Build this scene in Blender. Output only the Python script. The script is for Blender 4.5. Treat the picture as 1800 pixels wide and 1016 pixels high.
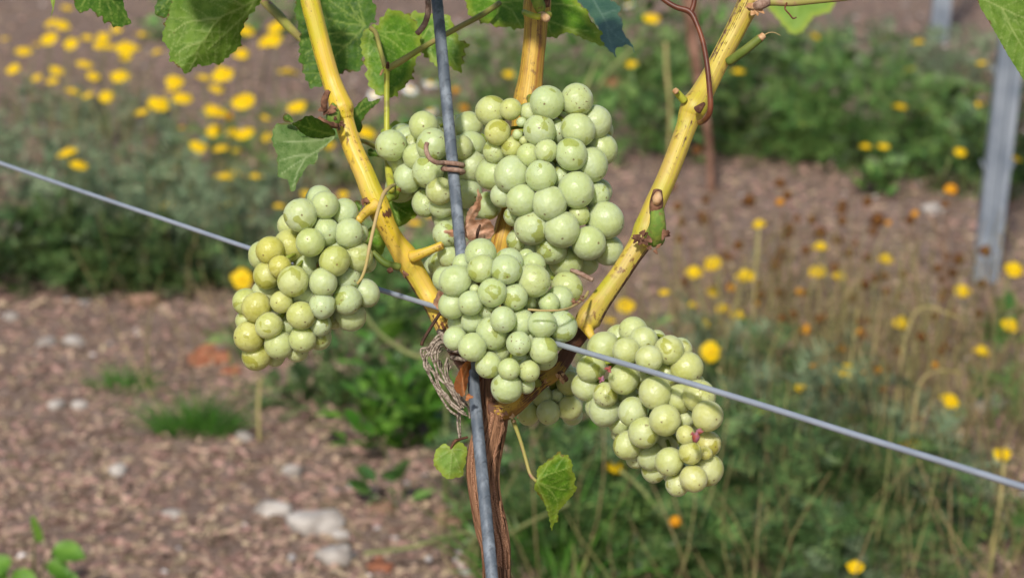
import bpy, bmesh, math, random
import numpy as np
from mathutils import Vector, Matrix, Quaternion, noise
from mathutils.geometry import delaunay_2d_cdt

for _o in list(bpy.data.objects):
    bpy.data.objects.remove(_o, do_unlink=True)
sc = bpy.context.scene
COL = sc.collection

# ------------------------------------------------------------------ camera
CAM_H = 0.92
PITCH = math.radians(14.3)
FPX = 3678.0                      # focal length in pixels of an 1800 px wide frame
cd = bpy.data.cameras.new('camera')
cam = bpy.data.objects.new('camera', cd)
COL.objects.link(cam)
cam.location = (0, 0, CAM_H)
cam.rotation_euler = (math.pi / 2 - PITCH, 0, 0)
cd.sensor_width = 36.0
cd.lens = 36.0 * FPX / 1800.0
cd.clip_start = 0.02
cd.clip_end = 400
cd.dof.use_dof = True
cd.dof.focus_distance = 0.975
cd.dof.aperture_fstop = 12.3
cd.dof.aperture_blades = 9
sc.camera = cam

# ------------------------------------------------------------------ sky, sun, exposure
SUN_EL, SUN_AZ = math.radians(41), math.radians(194)     # azimuth clockwise from +Y (the view direction)
w = bpy.data.worlds.new('World')
sc.world = w
w.use_nodes = True
wn = w.node_tree
for n in list(wn.nodes):
    wn.nodes.remove(n)
sky = wn.nodes.new('ShaderNodeTexSky')
sky.sky_type = 'NISHITA'
sky.sun_disc = False
sky.sun_elevation = SUN_EL
sky.sun_rotation = SUN_AZ
sky.dust_density = 1.5
bg = wn.nodes.new('ShaderNodeBackground')
bg.inputs['Strength'].default_value = 0.10
wo = wn.nodes.new('ShaderNodeOutputWorld')
wn.links.new(sky.outputs[0], bg.inputs[0])
wn.links.new(bg.outputs[0], wo.inputs[0])
sl = bpy.data.lights.new('sun', 'SUN')
sl.energy = 3.8
sl.angle = math.radians(4.5)
sl.color = (1.0, 0.95, 0.87)
sun = bpy.data.objects.new('sun', sl)
COL.objects.link(sun)
LDIR = Vector((math.sin(SUN_AZ) * math.cos(SUN_EL), math.cos(SUN_AZ) * math.cos(SUN_EL), math.sin(SUN_EL)))
sun.rotation_euler = (-LDIR).to_track_quat('-Z', 'Y').to_euler()
sun.location = LDIR * 20
sc.view_settings.view_transform = 'Standard'
sc.view_settings.look = 'None'
sc.view_settings.exposure = 0.06
sc.view_settings.gamma = 1.0
sc.view_settings.use_curve_mapping = False

# ------------------------------------------------------------------ geometry helpers
FWD = Vector((0, math.cos(PITCH), -math.sin(PITCH)))
RGT = Vector((1, 0, 0))
UPV = Vector((0, math.sin(PITCH), math.cos(PITCH)))
CAMP = Vector((0, 0, CAM_H))

def P(px, py, d):
    px, py, d = float(px), float(py), float(d)
    return CAMP + d * (FWD + ((px - 900.0) / FPX) * RGT + ((508.0 - py) / FPX) * UPV)

def G(px, py):
    r = FWD + ((px - 900.0) / FPX) * RGT + ((508.0 - py) / FPX) * UPV
    return CAMP + r * (CAM_H / -r.z)

def depth_of(p):
    return (p - CAMP).dot(FWD)

def gz(x, y):
    return 0.012 * noise.noise((x * 1.7, y * 1.7, 0.3)) + 0.006 * noise.noise((x * 6, y * 6, 4.1))

def prop(o, label=None, cat=None, group=None, kind=None):
    if label: o['label'] = label
    if cat: o['category'] = cat
    if group: o['group'] = group
    if kind: o['kind'] = kind
    return o

def empty(name, loc):
    o = bpy.data.objects.new(name, None)
    o.empty_display_size = 0.02
    COL.objects.link(o)
    o.location = loc
    return o

def link(name, me, parent=None, mat=None, smooth=True):
    o = bpy.data.objects.new(name, me)
    COL.objects.link(o)
    if mat is not None:
        me.materials.clear()
        me.materials.append(mat)
    if smooth and len(me.polygons):
        me.polygons.foreach_set('use_smooth', np.ones(len(me.polygons), dtype=bool))
    if parent is not None:
        o.parent = parent
        o.matrix_parent_inverse = Matrix.Translation(-parent.location) if parent.type == 'EMPTY' else Matrix.Identity(4)
    return o

def mesh(name, v, f, uv=None, attrs=None):
    me = bpy.data.meshes.new(name)
    me.from_pydata([tuple(p) for p in v], [], f)
    if uv is not None:
        l = me.uv_layers.new(name='UVMap')
        li = np.empty(len(me.loops), dtype=np.int32)
        me.loops.foreach_get('vertex_index', li)
        l.data.foreach_set('uv', np.asarray(uv, dtype=np.float32)[li].ravel())
    if attrs:
        for k, a in attrs.items():
            at = me.attributes.new(k, 'FLOAT', 'POINT')
            at.data.foreach_set('value', np.asarray(a, dtype=np.float32))
    me.update()
    return me

def catmull(pts, n):
    """pts: list of equal-length tuples; n samples per span"""
    p = np.array(pts, dtype=float)
    p = np.vstack([2 * p[0] - p[1], p, 2 * p[-1] - p[-2]])
    out = []
    for i in range(1, len(p) - 2):
        for k in range(n):
            t = k / n
            a, b, c, d = p[i - 1], p[i], p[i + 1], p[i + 2]
            out.append(0.5 * (2 * b + (c - a) * t + (2 * a - 5 * b + 4 * c - d) * t * t + (3 * b - a - 3 * c + d) * t ** 3))
    out.append(p[-2])
    return np.array(out)

def tube(name, pts, seg=14, sub=6, rfn=None, pt=False, taper=True, center=Vector((0, 0, 0)), extra=None):
    """pts: (x,y,z,radius[,brown]) world; returns a mesh (coords relative to center) with UV (angle, metres) and attr brown"""
    c = catmull([tuple(q) + ((0.0,) if len(q) == 4 else ()) for q in pts], sub)
    pos = c[:, :3]
    rad = np.maximum(c[:, 3], 1e-5)
    brn = c[:, 4]
    tan = np.gradient(pos, axis=0)
    tan /= np.linalg.norm(tan, axis=1)[:, None] + 1e-12
    s = np.concatenate([[0], np.cumsum(np.linalg.norm(np.diff(pos, axis=0), axis=1))])
    cv = np.array(-FWD)
    if pt:
        e = np.cross(tan[0], cv)
        if np.linalg.norm(e) < 1e-3: e = np.cross(tan[0], np.array([0, 0, 1.0]))
        e1s = []
        for t in tan:
            e = e - t * e.dot(t)
            e = e / (np.linalg.norm(e) + 1e-12)
            e1s.append(e)
        e1 = np.array(e1s)
    else:
        e1 = np.cross(tan, cv[None, :])
        e1 /= np.linalg.norm(e1, axis=1)[:, None] + 1e-9
        if e1[0][0] < 0: e1 = -e1
    e2 = np.cross(e1, tan)
    if not pt and (e2[0] * cv).sum() < 0: e2 = -e2
    V, UV, BR = [], [], []
    n = len(pos)
    for i in range(n):
        for k in range(seg + 1):
            th = -math.pi / 2 + 2 * math.pi * k / seg
            r = rad[i]
            if rfn: r *= rfn(th if k < seg else -math.pi / 2, s[i])
            V.append(pos[i] + (e1[i] * math.cos(th) + e2[i] * math.sin(th)) * r - np.array(center))
            UV.append((k / seg, s[i]))
            b = brn[i]
            if extra: b = max(b, extra(th, s[i], i / (n - 1)))
            BR.append(b)
    F = []
    w_ = seg + 1
    for i in range(n - 1):
        for k in range(seg):
            F.append((i * w_ + k, i * w_ + k + 1, (i + 1) * w_ + k + 1, (i + 1) * w_ + k))
    # domed caps
    for i, sg in ((0, -1), (n - 1, 1)):
        V.append(pos[i] + tan[i] * rad[i] * 0.35 * sg - np.array(center))
        UV.append((0.5, s[i])); BR.append(brn[i])
        ci = len(V) - 1
        for k in range(seg):
            a, b = i * w_ + k, i * w_ + k + 1
            F.append((ci, b, a) if sg < 0 else (ci, a, b))
    return mesh(name, V, F, UV, {'brown': BR})

def pxtube(pts, **kw):
    """pts: (px, py, depth, half width px[, brown])"""
    q = []
    for t in pts:
        p = P(t[0], t[1], t[2])
        q.append((p.x, p.y, p.z, t[3] * t[2] / FPX) + tuple(t[4:5]))
    return tube('tube', q, **kw)

# ------------------------------------------------------------------ material helpers
def newmat(name):
    m = bpy.data.materials.new(name)
    m.use_nodes = True
    nt = m.node_tree
    for n in list(nt.nodes): nt.nodes.remove(n)
    out = nt.nodes.new('ShaderNodeOutputMaterial')
    b = nt.nodes.new('ShaderNodeBsdfPrincipled')
    nt.links.new(b.outputs[0], out.inputs[0])
    return m, nt, b, out

def setin(nt, sock, v):
    if isinstance(v, bpy.types.NodeSocket): nt.links.new(v, sock)
    elif isinstance(v, (tuple, list)) and len(v) == 3 and sock.type == 'RGBA': sock.default_value = (*v, 1)
    else: sock.default_value = v

def nd(nt, typ, props=None, **inp):
    n = nt.nodes.new('ShaderNode' + typ)
    for k, v in (props or {}).items(): setattr(n, k, v)
    for k, v in inp.items(): setin(nt, n.inputs[k.replace('_', ' ')], v)
    return n

def mix(nt, f, a, b, blend='MIX'):
    n = nt.nodes.new('ShaderNodeMix')
    n.data_type = 'RGBA'; n.blend_type = blend
    setin(nt, n.inputs[0], f); setin(nt, n.inputs[6], a); setin(nt, n.inputs[7], b)
    return n.outputs[2]

def math_(nt, op, a, b=0.0):
    n = nt.nodes.new('ShaderNodeMath'); n.operation = op
    setin(nt, n.inputs[0], a); setin(nt, n.inputs[1], b)
    return n.outputs[0]

def thr(nt, v, lo, hi, a=0.0, b=1.0):
    n = nt.nodes.new('ShaderNodeMapRange'); n.interpolation_type = 'SMOOTHSTEP'
    setin(nt, n.inputs[0], v)
    for i, x in enumerate((lo, hi, a, b)): setin(nt, n.inputs[i + 1], x)
    return n.outputs[0]

def nz(nt, vec, scale, detail=3.0, rough=0.5, dist=0.0):
    n = nd(nt, 'TexNoise', Scale=scale, Detail=detail, Roughness=rough, Distortion=dist)
    nt.links.new(vec, n.inputs['Vector'])
    return n.outputs[0]

def scaled(nt, vec, s):
    n = nt.nodes.new('ShaderNodeVectorMath'); n.operation = 'MULTIPLY'
    nt.links.new(vec, n.inputs[0]); n.inputs[1].default_value = s
    return n.outputs[0]

def bump(nt, h, strength, dist):
    n = nd(nt, 'Bump', Strength=strength, Distance=dist)
    nt.links.new(h, n.inputs['Height'])
    return n.outputs[0]

def coords(nt, rnd=False, which='Object'):
    tc = nt.nodes.new('ShaderNodeTexCoord')
    v = tc.outputs[which]
    if rnd:
        oi = nt.nodes.new('ShaderNodeObjectInfo')
        k = math_(nt, 'MULTIPLY', oi.outputs['Random'], 61.0)
        n = nt.nodes.new('ShaderNodeVectorMath'); n.operation = 'ADD'
        nt.links.new(v, n.inputs[0]); nt.links.new(k, n.inputs[1])
        return n.outputs[0], oi, v
    return v

def attr(nt, name):
    n = nt.nodes.new('ShaderNodeAttribute'); n.attribute_name = name
    return n.outputs['Fac']

# ------------------------------------------------------------------ materials
def mat_grape():
    m, nt, b, out = newmat('grape_skin')
    v, oi, raw = coords(nt, True)
    sep = nd(nt, 'SeparateColor'); nt.links.new(oi.outputs['Color'], sep.inputs[0])
    ripe, scars, dust = sep.outputs[0], sep.outputs[1], sep.outputs[2]
    n1 = nz(nt, v, 1.1, 3, 0.55)
    n2 = nz(nt, v, 0.95, 1.0, 0.4, 0.35)
    n2t = math_(nt, 'ADD', n2, math_(nt, 'MULTIPLY', nz(nt, v, 9.0, 3), 0.06))
    rub = math_(nt, 'MULTIPLY', thr(nt, n2t, 0.66, 0.678), thr(nt, scars, 0.30, 0.62, 0.0, 0.88))
    rub = math_(nt, 'MAXIMUM', rub, math_(nt, 'MULTIPLY', thr(nt, math_(nt, 'ADD', n1, math_(nt, 'MULTIPLY', ripe, 0.22)), 0.58, 0.92), 0.55))
    # small scuffs
    scuff = math_(nt, 'MULTIPLY', thr(nt, nz(nt, v, 4.2, 2, 0.5, 1.4), 0.735, 0.775), 0.35)
    rub = math_(nt, 'MAXIMUM', rub, scuff)
    film = math_(nt, 'MULTIPLY', thr(nt, n1, 0.2, 0.62, 1.0, 0.62), dust)
    fine = thr(nt, nz(nt, v, 22.0, 3, 0.6), 0.25, 0.75, 0.82, 1.12)
    film = math_(nt, 'MULTIPLY', math_(nt, 'MULTIPLY', film, fine), math_(nt, 'SUBTRACT', 1.0, math_(nt, 'MULTIPLY', rub, 0.93)))
    flesh = mix(nt, ripe, (0.42, 0.495, 0.125), (0.50, 0.455, 0.040))
    wax = mix(nt, ripe, (0.505, 0.590, 0.475), (0.66, 0.645, 0.42))
    col = mix(nt, math_(nt, 'MULTIPLY', rub, 0.75), flesh, mix(nt, 1.0, flesh, (0.62, 0.60, 0.40), 'MULTIPLY'))
    # lenticels
    vo = nd(nt, 'TexVoronoi', Scale=6.6, Randomness=1.0); nt.links.new(v, vo.inputs['Vector'])
    s2 = nd(nt, 'SeparateColor'); nt.links.new(vo.outputs['Color'], s2.inputs[0])
    rr = thr(nt, s2.outputs[0], 0.35, 1.0, 0.014, 0.058)
    sp = nd(nt, 'Math', {'operation': 'LESS_THAN'}); nt.links.new(vo.outputs['Distance'], sp.inputs[0]); nt.links.new(rr, sp.inputs[1])
    spots = math_(nt, 'MULTIPLY', sp.outputs[0], thr(nt, s2.outputs[1], 0.30, 0.5, 0.0, 0.72))
    col = mix(nt, spots, col, (0.10, 0.075, 0.03))
    # russet marks
    rus = thr(nt, math_(nt, 'ADD', nz(nt, v, 3.4, 5, 0.65, 0.8), math_(nt, 'MULTIPLY', scars, 0.10)), 0.715, 0.75)
    col = mix(nt, math_(nt, 'MULTIPLY', rus, 0.85), col, (0.16, 0.075, 0.022))
    # stylar scar at the free end
    sx = nd(nt, 'SeparateXYZ'); nt.links.new(raw, sx.inputs[0])
    rad = math_(nt, 'SQRT', math_(nt, 'ADD', math_(nt, 'MULTIPLY', sx.outputs[0], sx.outputs[0]), math_(nt, 'MULTIPLY', sx.outputs[1], sx.outputs[1])))
    rad = math_(nt, 'ADD', rad, math_(nt, 'MULTIPLY', nz(nt, v, 14.0, 2), 0.09))
    sty = math_(nt, 'MULTIPLY', thr(nt, rad, 0.125, 0.095), math_(nt, 'GREATER_THAN', sx.outputs[2], 0.0))
    col = mix(nt, math_(nt, 'MULTIPLY', sty, 0.8), col, (0.17, 0.09, 0.03))
    # translucent flesh under a thin waxy bloom
    nt.links.new(col, b.inputs['Base Color'])
    b.inputs['Roughness'].default_value = 0.36
    b.inputs['Subsurface Weight'].default_value = 1.0
    b.inputs['Subsurface Radius'].default_value = (0.95, 1.0, 0.40)
    b.inputs['Subsurface Scale'].default_value = 0.0100
    b.inputs['Specular IOR Level'].default_value = 0.5
    nrm = bump(nt, nz(nt, v, 2.6, 2), 0.10, 0.4)
    nt.links.new(nrm, b.inputs['Normal'])
    marks = math_(nt, 'MAXIMUM', math_(nt, 'MAXIMUM', spots, math_(nt, 'MULTIPLY', rus, 0.85)), math_(nt, 'MULTIPLY', sty, 0.8))
    w2 = nt.nodes.new('ShaderNodeBsdfPrincipled')
    nt.links.new(mix(nt, marks, wax, (0.12, 0.075, 0.03)), w2.inputs['Base Color'])
    w2.inputs['Roughness'].default_value = 0.5
    w2.inputs['Specular IOR Level'].default_value = 0.3
    w2.inputs['Sheen Weight'].default_value = 0.25
    w2.inputs['Sheen Roughness'].default_value = 0.45
    nt.links.new(nrm, w2.inputs['Normal'])
    ms = nt.nodes.new('ShaderNodeMixShader')
    nt.links.new(math_(nt, 'MULTIPLY', film, 0.64), ms.inputs[0])
    nt.links.new(b.outputs[0], ms.inputs[1]); nt.links.new(w2.outputs[0], ms.inputs[2]); nt.links.new(ms.outputs[0], out.inputs[0])
    return m

def mat_cane(name, base, alt, brown, green, streak=0.5, rough=0.42, sc1=(16, 10, 1), line=(0.34, 0.20, 0.03)):
    m, nt, b, out = newmat(name)
    uv = coords(nt, which='UV')
    o = coords(nt)
    st = nz(nt, scaled(nt, uv, sc1), 1.0, 4, 0.6)
    st2 = nz(nt, scaled(nt, uv, (sc1[0] * 3, sc1[1] * 1.6, 1)), 1.0, 3, 0.6)
    big = nz(nt, o, 55.0, 3, 0.5)
    col = mix(nt, math_(nt, 'MULTIPLY', thr(nt, st, 0.42, 0.66), streak), base, alt)
    col = mix(nt, math_(nt, 'MULTIPLY', thr(nt, st2, 0.5, 0.7), streak * 0.7), col, alt)
    col = mix(nt, math_(nt, 'MULTIPLY', thr(nt, big, 0.50, 0.68), 0.75), col, green)
    tan = nz(nt, scaled(nt, uv, (3.0, 14.0, 1)), 1.0, 3, 0.6)
    col = mix(nt, math_(nt, 'MULTIPLY', thr(nt, tan, 0.48, 0.68), 0.65), col, alt)
    st3 = nz(nt, scaled(nt, uv, (sc1[0] * 5, sc1[1] * 2.4, 1)), 1.0, 4, 0.65)
    col = mix(nt, math_(nt, 'MULTIPLY', thr(nt, st3, 0.56, 0.72), 0.55), col, line)
    br = attr(nt, 'brown')
    k = math_(nt, 'ADD', br, math_(nt, 'MULTIPLY', math_(nt, 'SUBTRACT', math_(nt, 'ADD', math_(nt, 'MULTIPLY', st2, 0.6), math_(nt, 'MULTIPLY', nz(nt, o, 420.0, 3), 0.4)), 0.5), 2.2))
    col = mix(nt, math_(nt, 'MULTIPLY', thr(nt, k, 0.40, 0.60), thr(nt, br, 0.02, 0.2)), col, brown)
    mot = math_(nt, 'MULTIPLY', thr(nt, nz(nt, o, 48.0, 2), 0.47, 0.62), thr(nt, nz(nt, scaled(nt, o, (1, 1, 0.6)), 330.0, 4, 0.65), 0.54, 0.66))
    col = mix(nt, math_(nt, 'MULTIPLY', mot, 0.8), col, (0.16, 0.065, 0.02))
    vo = nd(nt, 'TexVoronoi', Scale=620.0); nt.links.new(o, vo.inputs['Vector'])
    s2 = nd(nt, 'SeparateColor'); nt.links.new(vo.outputs['Color'], s2.inputs[0])
    sp = math_(nt, 'MULTIPLY', thr(nt, vo.outputs['Distance'], 0.26, 0.10), thr(nt, math_(nt, 'MULTIPLY', s2.outputs[0], nz(nt, o, 90.0, 3)), 0.40, 0.47))
    col = mix(nt, math_(nt, 'MULTIPLY', sp, 0.8), col, (0.07, 0.035, 0.01))
    nt.links.new(col, b.inputs['Base Color'])
    b.inputs['Roughness'].default_value = rough
    b.inputs['Subsurface Weight'].default_value = 0.12
    b.inputs['Subsurface Scale'].default_value = 0.002
    h = math_(nt, 'ADD', math_(nt, 'MULTIPLY', st2, 1.0), math_(nt, 'MULTIPLY', thr(nt, k, 0.4, 0.6), thr(nt, br, 0.02, 0.3)))
    nt.links.new(bump(nt, h, 0.55, 0.0005), b.inputs['Normal'])
    return m

def mat_bark():
    m, nt, b, out = newmat('trunk_bark')
    uv = coords(nt, which='UV'); o = coords(nt)
    f1 = nz(nt, scaled(nt, uv, (22, 26, 1)), 1.0, 6, 0.65, 0.25)
    f2 = nz(nt, scaled(nt, uv, (60, 170, 1)), 1.0, 5, 0.7, 0.3)
    f3 = nz(nt, o, 40.0, 3)
    col = mix(nt, thr(nt, f1, 0.3, 0.7), (0.17, 0.075, 0.036), (0.47, 0.245, 0.135))
    col = mix(nt, math_(nt, 'MULTIPLY', thr(nt, f2, 0.45, 0.75), 0.6), col, (0.43, 0.24, 0.14))
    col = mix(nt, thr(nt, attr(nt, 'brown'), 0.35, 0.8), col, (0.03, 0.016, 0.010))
    col = mix(nt, math_(nt, 'MULTIPLY', thr(nt, f3, 0.58, 0.75), 0.4), col, (0.22, 0.15, 0.11))
    nt.links.new(col, b.inputs['Base Color'])
    b.inputs['Roughness'].default_value = 0.85
    b.inputs['Specular IOR Level'].default_value = 0.2
    h = math_(nt, 'ADD', f1, math_(nt, 'MULTIPLY', f2, 0.5))
    nt.links.new(bump(nt, h, 1.0, 0.0034), b.inputs['Normal'])
    return m

def mat_leaf(name, c1, c2, vein, brown=0.5, trans=0.3, rough=0.5, spec=0.35, edge_b=0.8, yellow=0.0):
    m, nt, b, out = newmat(name)
    uv = coords(nt, which='UV')
    v = attr(nt, 'vein'); e = attr(nt, 'edge')
    n1 = nz(nt, uv, 5.0, 4, 0.55)
    vo = nd(nt, 'TexVoronoi', {'feature': 'DISTANCE_TO_EDGE'}, Scale=15.0)
    wv = nd(nt, 'VectorMath', {'operation': 'ADD'}); nt.links.new(uv, wv.inputs[0]); nt.links.new(scaled(nt, nd(nt, 'TexNoise', Scale=9.0).outputs['Color'], (0.05, 0.05, 0.0)), wv.inputs[1])
    nt.links.new(wv.outputs[0], vo.inputs['Vector'])
    net = thr(nt, vo.outputs['Distance'], 0.09, 0.0)
    col = mix(nt, thr(nt, n1, 0.3, 0.7), c1, c2)
    if yellow > 0:
        col = mix(nt, math_(nt, 'MULTIPLY', thr(nt, e, 14.0, 2.0), yellow), col, (0.42, 0.46, 0.05))
    col = mix(nt, math_(nt, 'MULTIPLY', net, 0.13), col, vein)
    col = mix(nt, math_(nt, 'MULTIPLY', v, 0.78), col, vein)
    # brown blotches and scorched edges
    bn = math_(nt, 'ADD', nz(nt, uv, 4.3, 4, 0.6), math_(nt, 'MULTIPLY', thr(nt, e, 7.0, 0.0), 0.25 * edge_b))
    bm = math_(nt, 'MULTIPLY', thr(nt, bn, 0.735, 0.80), brown)
    fleck = math_(nt, 'MULTIPLY', thr(nt, nz(nt, uv, 13.0, 3, 0.5), 0.73, 0.78), brown * 0.9)
    bm = math_(nt, 'MAXIMUM', bm, fleck)
    col = mix(nt, bm, col, (0.12, 0.045, 0.018))
    nt.links.new(col, b.inputs['Base Color'])
    b.inputs['Roughness'].default_value = rough
    b.inputs['Specular IOR Level'].default_value = spec
    h = math_(nt, 'SUBTRACT', math_(nt, 'MULTIPLY', nz(nt, uv, 11.0, 3), 0.5), math_(nt, 'MULTIPLY', net, 0.5))
    nrm = bump(nt, h, 0.28, 0.0010)
    nt.links.new(nrm, b.inputs['Normal'])
    tr = nt.nodes.new('ShaderNodeBsdfTranslucent')
    nt.links.new(mix(nt, 0.75, col, mix(nt, 1.0, col, (1.0, 1.15, 0.25), 'MULTIPLY')), tr.inputs[0])
    ms = nt.nodes.new('ShaderNodeMixShader'); ms.inputs[0].default_value = trans
    nt.links.new(b.outputs[0], ms.inputs[1]); nt.links.new(tr.outputs[0], ms.inputs[2]); nt.links.new(ms.outputs[0], out.inputs[0])
    return m

def mat_noise(name, a, b_, scale, rough=0.7, spec=0.3, lo=0.35, hi=0.65, bmp=0.0, bd=0.001, island=0.0, rnd=False, c=None, trans=0.0, which='Object', st=(1, 1, 1), metal=0.0):
    m, nt, b, out = newmat(name)
    v = coords(nt, True)[0] if rnd else coords(nt, which=which)
    v = scaled(nt, v, st)
    n = nz(nt, v, scale, 5, 0.6)
    col = mix(nt, thr(nt, n, lo, hi), a, b_)
    if c is not None: col = mix(nt, thr(nt, nz(nt, v, scale * 2.7, 4), 0.55, 0.7), col, c)
    if island > 0:
        g = nt.nodes.new('ShaderNodeNewGeometry')
        hs = nd(nt, 'HueSaturation', Hue=thr(nt, math_(nt, 'FRACT', math_(nt, 'MULTIPLY', g.outputs['Random Per Island'], 7.3)), 0, 1, 0.5 - 0.03 * island, 0.5 + 0.03 * island),
                Value=thr(nt, g.outputs['Random Per Island'], 0, 1, 1 - 0.6 * island, 1 + 0.55 * island))
        nt.links.new(col, hs.inputs['Color'])
        col = hs.outputs[0]
    nt.links.new(col, b.inputs['Base Color'])
    b.inputs['Roughness'].default_value = rough
    b.inputs['Specular IOR Level'].default_value = spec
    b.inputs['Metallic'].default_value = metal
    if bmp > 0: nt.links.new(bump(nt, n, bmp, bd), b.inputs['Normal'])
    if trans > 0:
        tr = nt.nodes.new('ShaderNodeBsdfTranslucent'); nt.links.new(col, tr.inputs[0])
        ms = nt.nodes.new('ShaderNodeMixShader'); ms.inputs[0].default_value = trans
        nt.links.new(b.outputs[0], ms.inputs[1]); nt.links.new(tr.outputs[0], ms.inputs[2]); nt.links.new(ms.outputs[0], out.inputs[0])
    return m

M = {}
M['grape'] = mat_grape()
M['cane'] = mat_cane('yellow_cane', (0.66, 0.475, 0.022), (0.68, 0.44, 0.13), (0.12, 0.045, 0.02), (0.50, 0.45, 0.02), 0.6, 0.42, (16, 8, 1))
M['cane_olive'] = mat_cane('olive_cane', (0.54, 0.42, 0.045), (0.46, 0.31, 0.09), (0.10, 0.035, 0.016), (0.42, 0.40, 0.02), 0.7, 0.45, (18, 7, 1), (0.26, 0.18, 0.04))
M['cane_orange'] = mat_cane('orange_cane', (0.66, 0.42, 0.055), (0.25, 0.095, 0.016), (0.14, 0.05, 0.014), (0.60, 0.38, 0.05), 1.0, 0.48, (20, 4, 1), (0.16, 0.06, 0.012))
M['arm'] = mat_cane('woody_arm', (0.50, 0.31, 0.03), (0.24, 0.10, 0.03), (0.11, 0.042, 0.018), (0.45, 0.32, 0.04), 0.9, 0.65, (14, 30, 1))
M['bark'] = mat_bark()
M['strip'] = mat_noise('bark_strip', (0.16, 0.07, 0.036), (0.46, 0.25, 0.15), 9, 0.9, 0.15, which='UV', st=(1, 6, 1), bmp=0.6)
M['leaf_under'] = mat_leaf('leaf_underside', (0.095, 0.185, 0.016), (0.16, 0.265, 0.034), (0.34, 0.42, 0.13), 0.9, 0.30, 0.6, 0.25)
M['leaf_pale'] = mat_leaf('leaf_pale_underside', (0.085, 0.165, 0.035), (0.18, 0.265, 0.085), (0.34, 0.42, 0.20), 0.5, 0.25, 0.6, 0.25)
M['leaf_top'] = mat_leaf('leaf_upper_side', (0.040, 0.110, 0.008), (0.080, 0.175, 0.014), (0.25, 0.34, 0.07), 0.6, 0.33, 0.52, 0.28, 1.0)
M['leaf_gloss'] = mat_leaf('leaf_gloss_sky_tint', (0.045, 0.12, 0.06), (0.08, 0.17, 0.085), (0.16, 0.26, 0.17), 0.5, 0.2, 0.34, 0.9)  # blue of the reflected sky is tinted into the leaf colour
M['leaf_young'] = mat_leaf('leaf_young', (0.17, 0.30, 0.04), (0.24, 0.38, 0.07), (0.34, 0.44, 0.14), 0.35, 0.3, 0.55, 0.3, 0.7, 0.4)
M['leaf_mid'] = mat_leaf('leaf_mid', (0.070, 0.180, 0.008), (0.13, 0.27, 0.016), (0.32, 0.44, 0.09), 0.6, 0.3, 0.48, 0.35, 0.9, 0.4)
M['leaf_dry'] = mat_leaf('leaf_dry', (0.52, 0.25, 0.14), (0.68, 0.43, 0.30), (0.38, 0.18, 0.10), 0.35, 0.15, 0.75, 0.15, 0.6)
M['leaf_rust'] = mat_leaf('leaf_rust', (0.26, 0.075, 0.018), (0.40, 0.14, 0.04), (0.42, 0.20, 0.09), 0.7, 0.15, 0.6, 0.2, 0.7)
M['shoot'] = mat_noise('green_shoot', (0.30, 0.36, 0.03), (0.46, 0.45, 0.05), 60, 0.45, 0.35, rnd=True, c=(0.26, 0.24, 0.05))
M['shoot_dark'] = mat_noise('dark_green_shoot', (0.09, 0.14, 0.02), (0.17, 0.20, 0.04), 60, 0.5, 0.3, rnd=True)
M['petiole'] = mat_noise('petiole', (0.26, 0.27, 0.05), (0.34, 0.28, 0.09), 45, 0.5, 0.3, rnd=True, c=(0.30, 0.16, 0.10))
M['bud_green'] = mat_noise('bud_green', (0.13, 0.22, 0.035), (0.30, 0.38, 0.06), 130, 0.6, 0.25, c=(0.20, 0.16, 0.05), bmp=0.4)
M['scale'] = mat_noise('bud_scale', (0.07, 0.03, 0.018), (0.26, 0.13, 0.075), 180, 0.8, 0.2, bmp=0.6)
M['cut'] = mat_noise('cut_wood', (0.42, 0.22, 0.10), (0.60, 0.40, 0.22), 300, 0.8, 0.2)
M['tendril'] = mat_noise('beige_tendril', (0.38, 0.31, 0.09), (0.46, 0.33, 0.15), 80, 0.5, 0.3)
M['tendril_red'] = mat_noise('red_tendril', (0.095, 0.026, 0.012), (0.19, 0.058, 0.024), 120, 0.45, 0.4)
M['tendril_brown'] = mat_noise('brown_tendril', (0.20, 0.11, 0.075), (0.36, 0.24, 0.18), 350, 0.7, 0.25, bmp=0.5)
M['stalk_dark'] = mat_noise('dark_stalk', (0.035, 0.018, 0.012), (0.09, 0.045, 0.025), 200, 0.7, 0.25)
M['twine'] = mat_noise('raffia', (0.13, 0.095, 0.07), (0.42, 0.35, 0.28), 700, 0.9, 0.15, which='Object', bmp=0.5, bd=0.0004)
M['rebar'] = mat_noise('grey_coated_rod', (0.085, 0.105, 0.130), (0.205, 0.235, 0.270), 150, 0.58, 0.35, lo=0.38, hi=0.66, bmp=0.12, bd=0.0002, c=(0.10, 0.115, 0.135), st=(1, 1, 0.5))
_nt = M['rebar'].node_tree
_b = [n for n in _nt.nodes if n.type == 'BSDF_PRINCIPLED'][0]
_src = _b.inputs['Base Color'].links[0].from_socket
_nt.links.new(mix(_nt, math_(_nt, 'MULTIPLY', attr(_nt, 'rib'), 0.8), _src, (0.035, 0.042, 0.052)), _b.inputs['Base Color'])   # darker crescents alongside the ribs
M['wire'] = mat_noise('galvanised_wire', (0.33, 0.37, 0.43), (0.40, 0.44, 0.50), 45, 0.45, 0.5, metal=0.35)
M['post'] = mat_noise('galvanised_post', (0.20, 0.235, 0.285), (0.31, 0.345, 0.395), 14, 0.5, 0.5, metal=0.25)
M['rachis'] = mat_noise('rachis', (0.16, 0.22, 0.025), (0.26, 0.30, 0.04), 90, 0.55, 0.3, c=(0.20, 0.10, 0.03))
M['red_bit'] = mat_noise('shrivelled_berry', (0.30, 0.06, 0.03), (0.30, 0.14, 0.20), 260, 0.6, 0.3, bmp=0.6)
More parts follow.
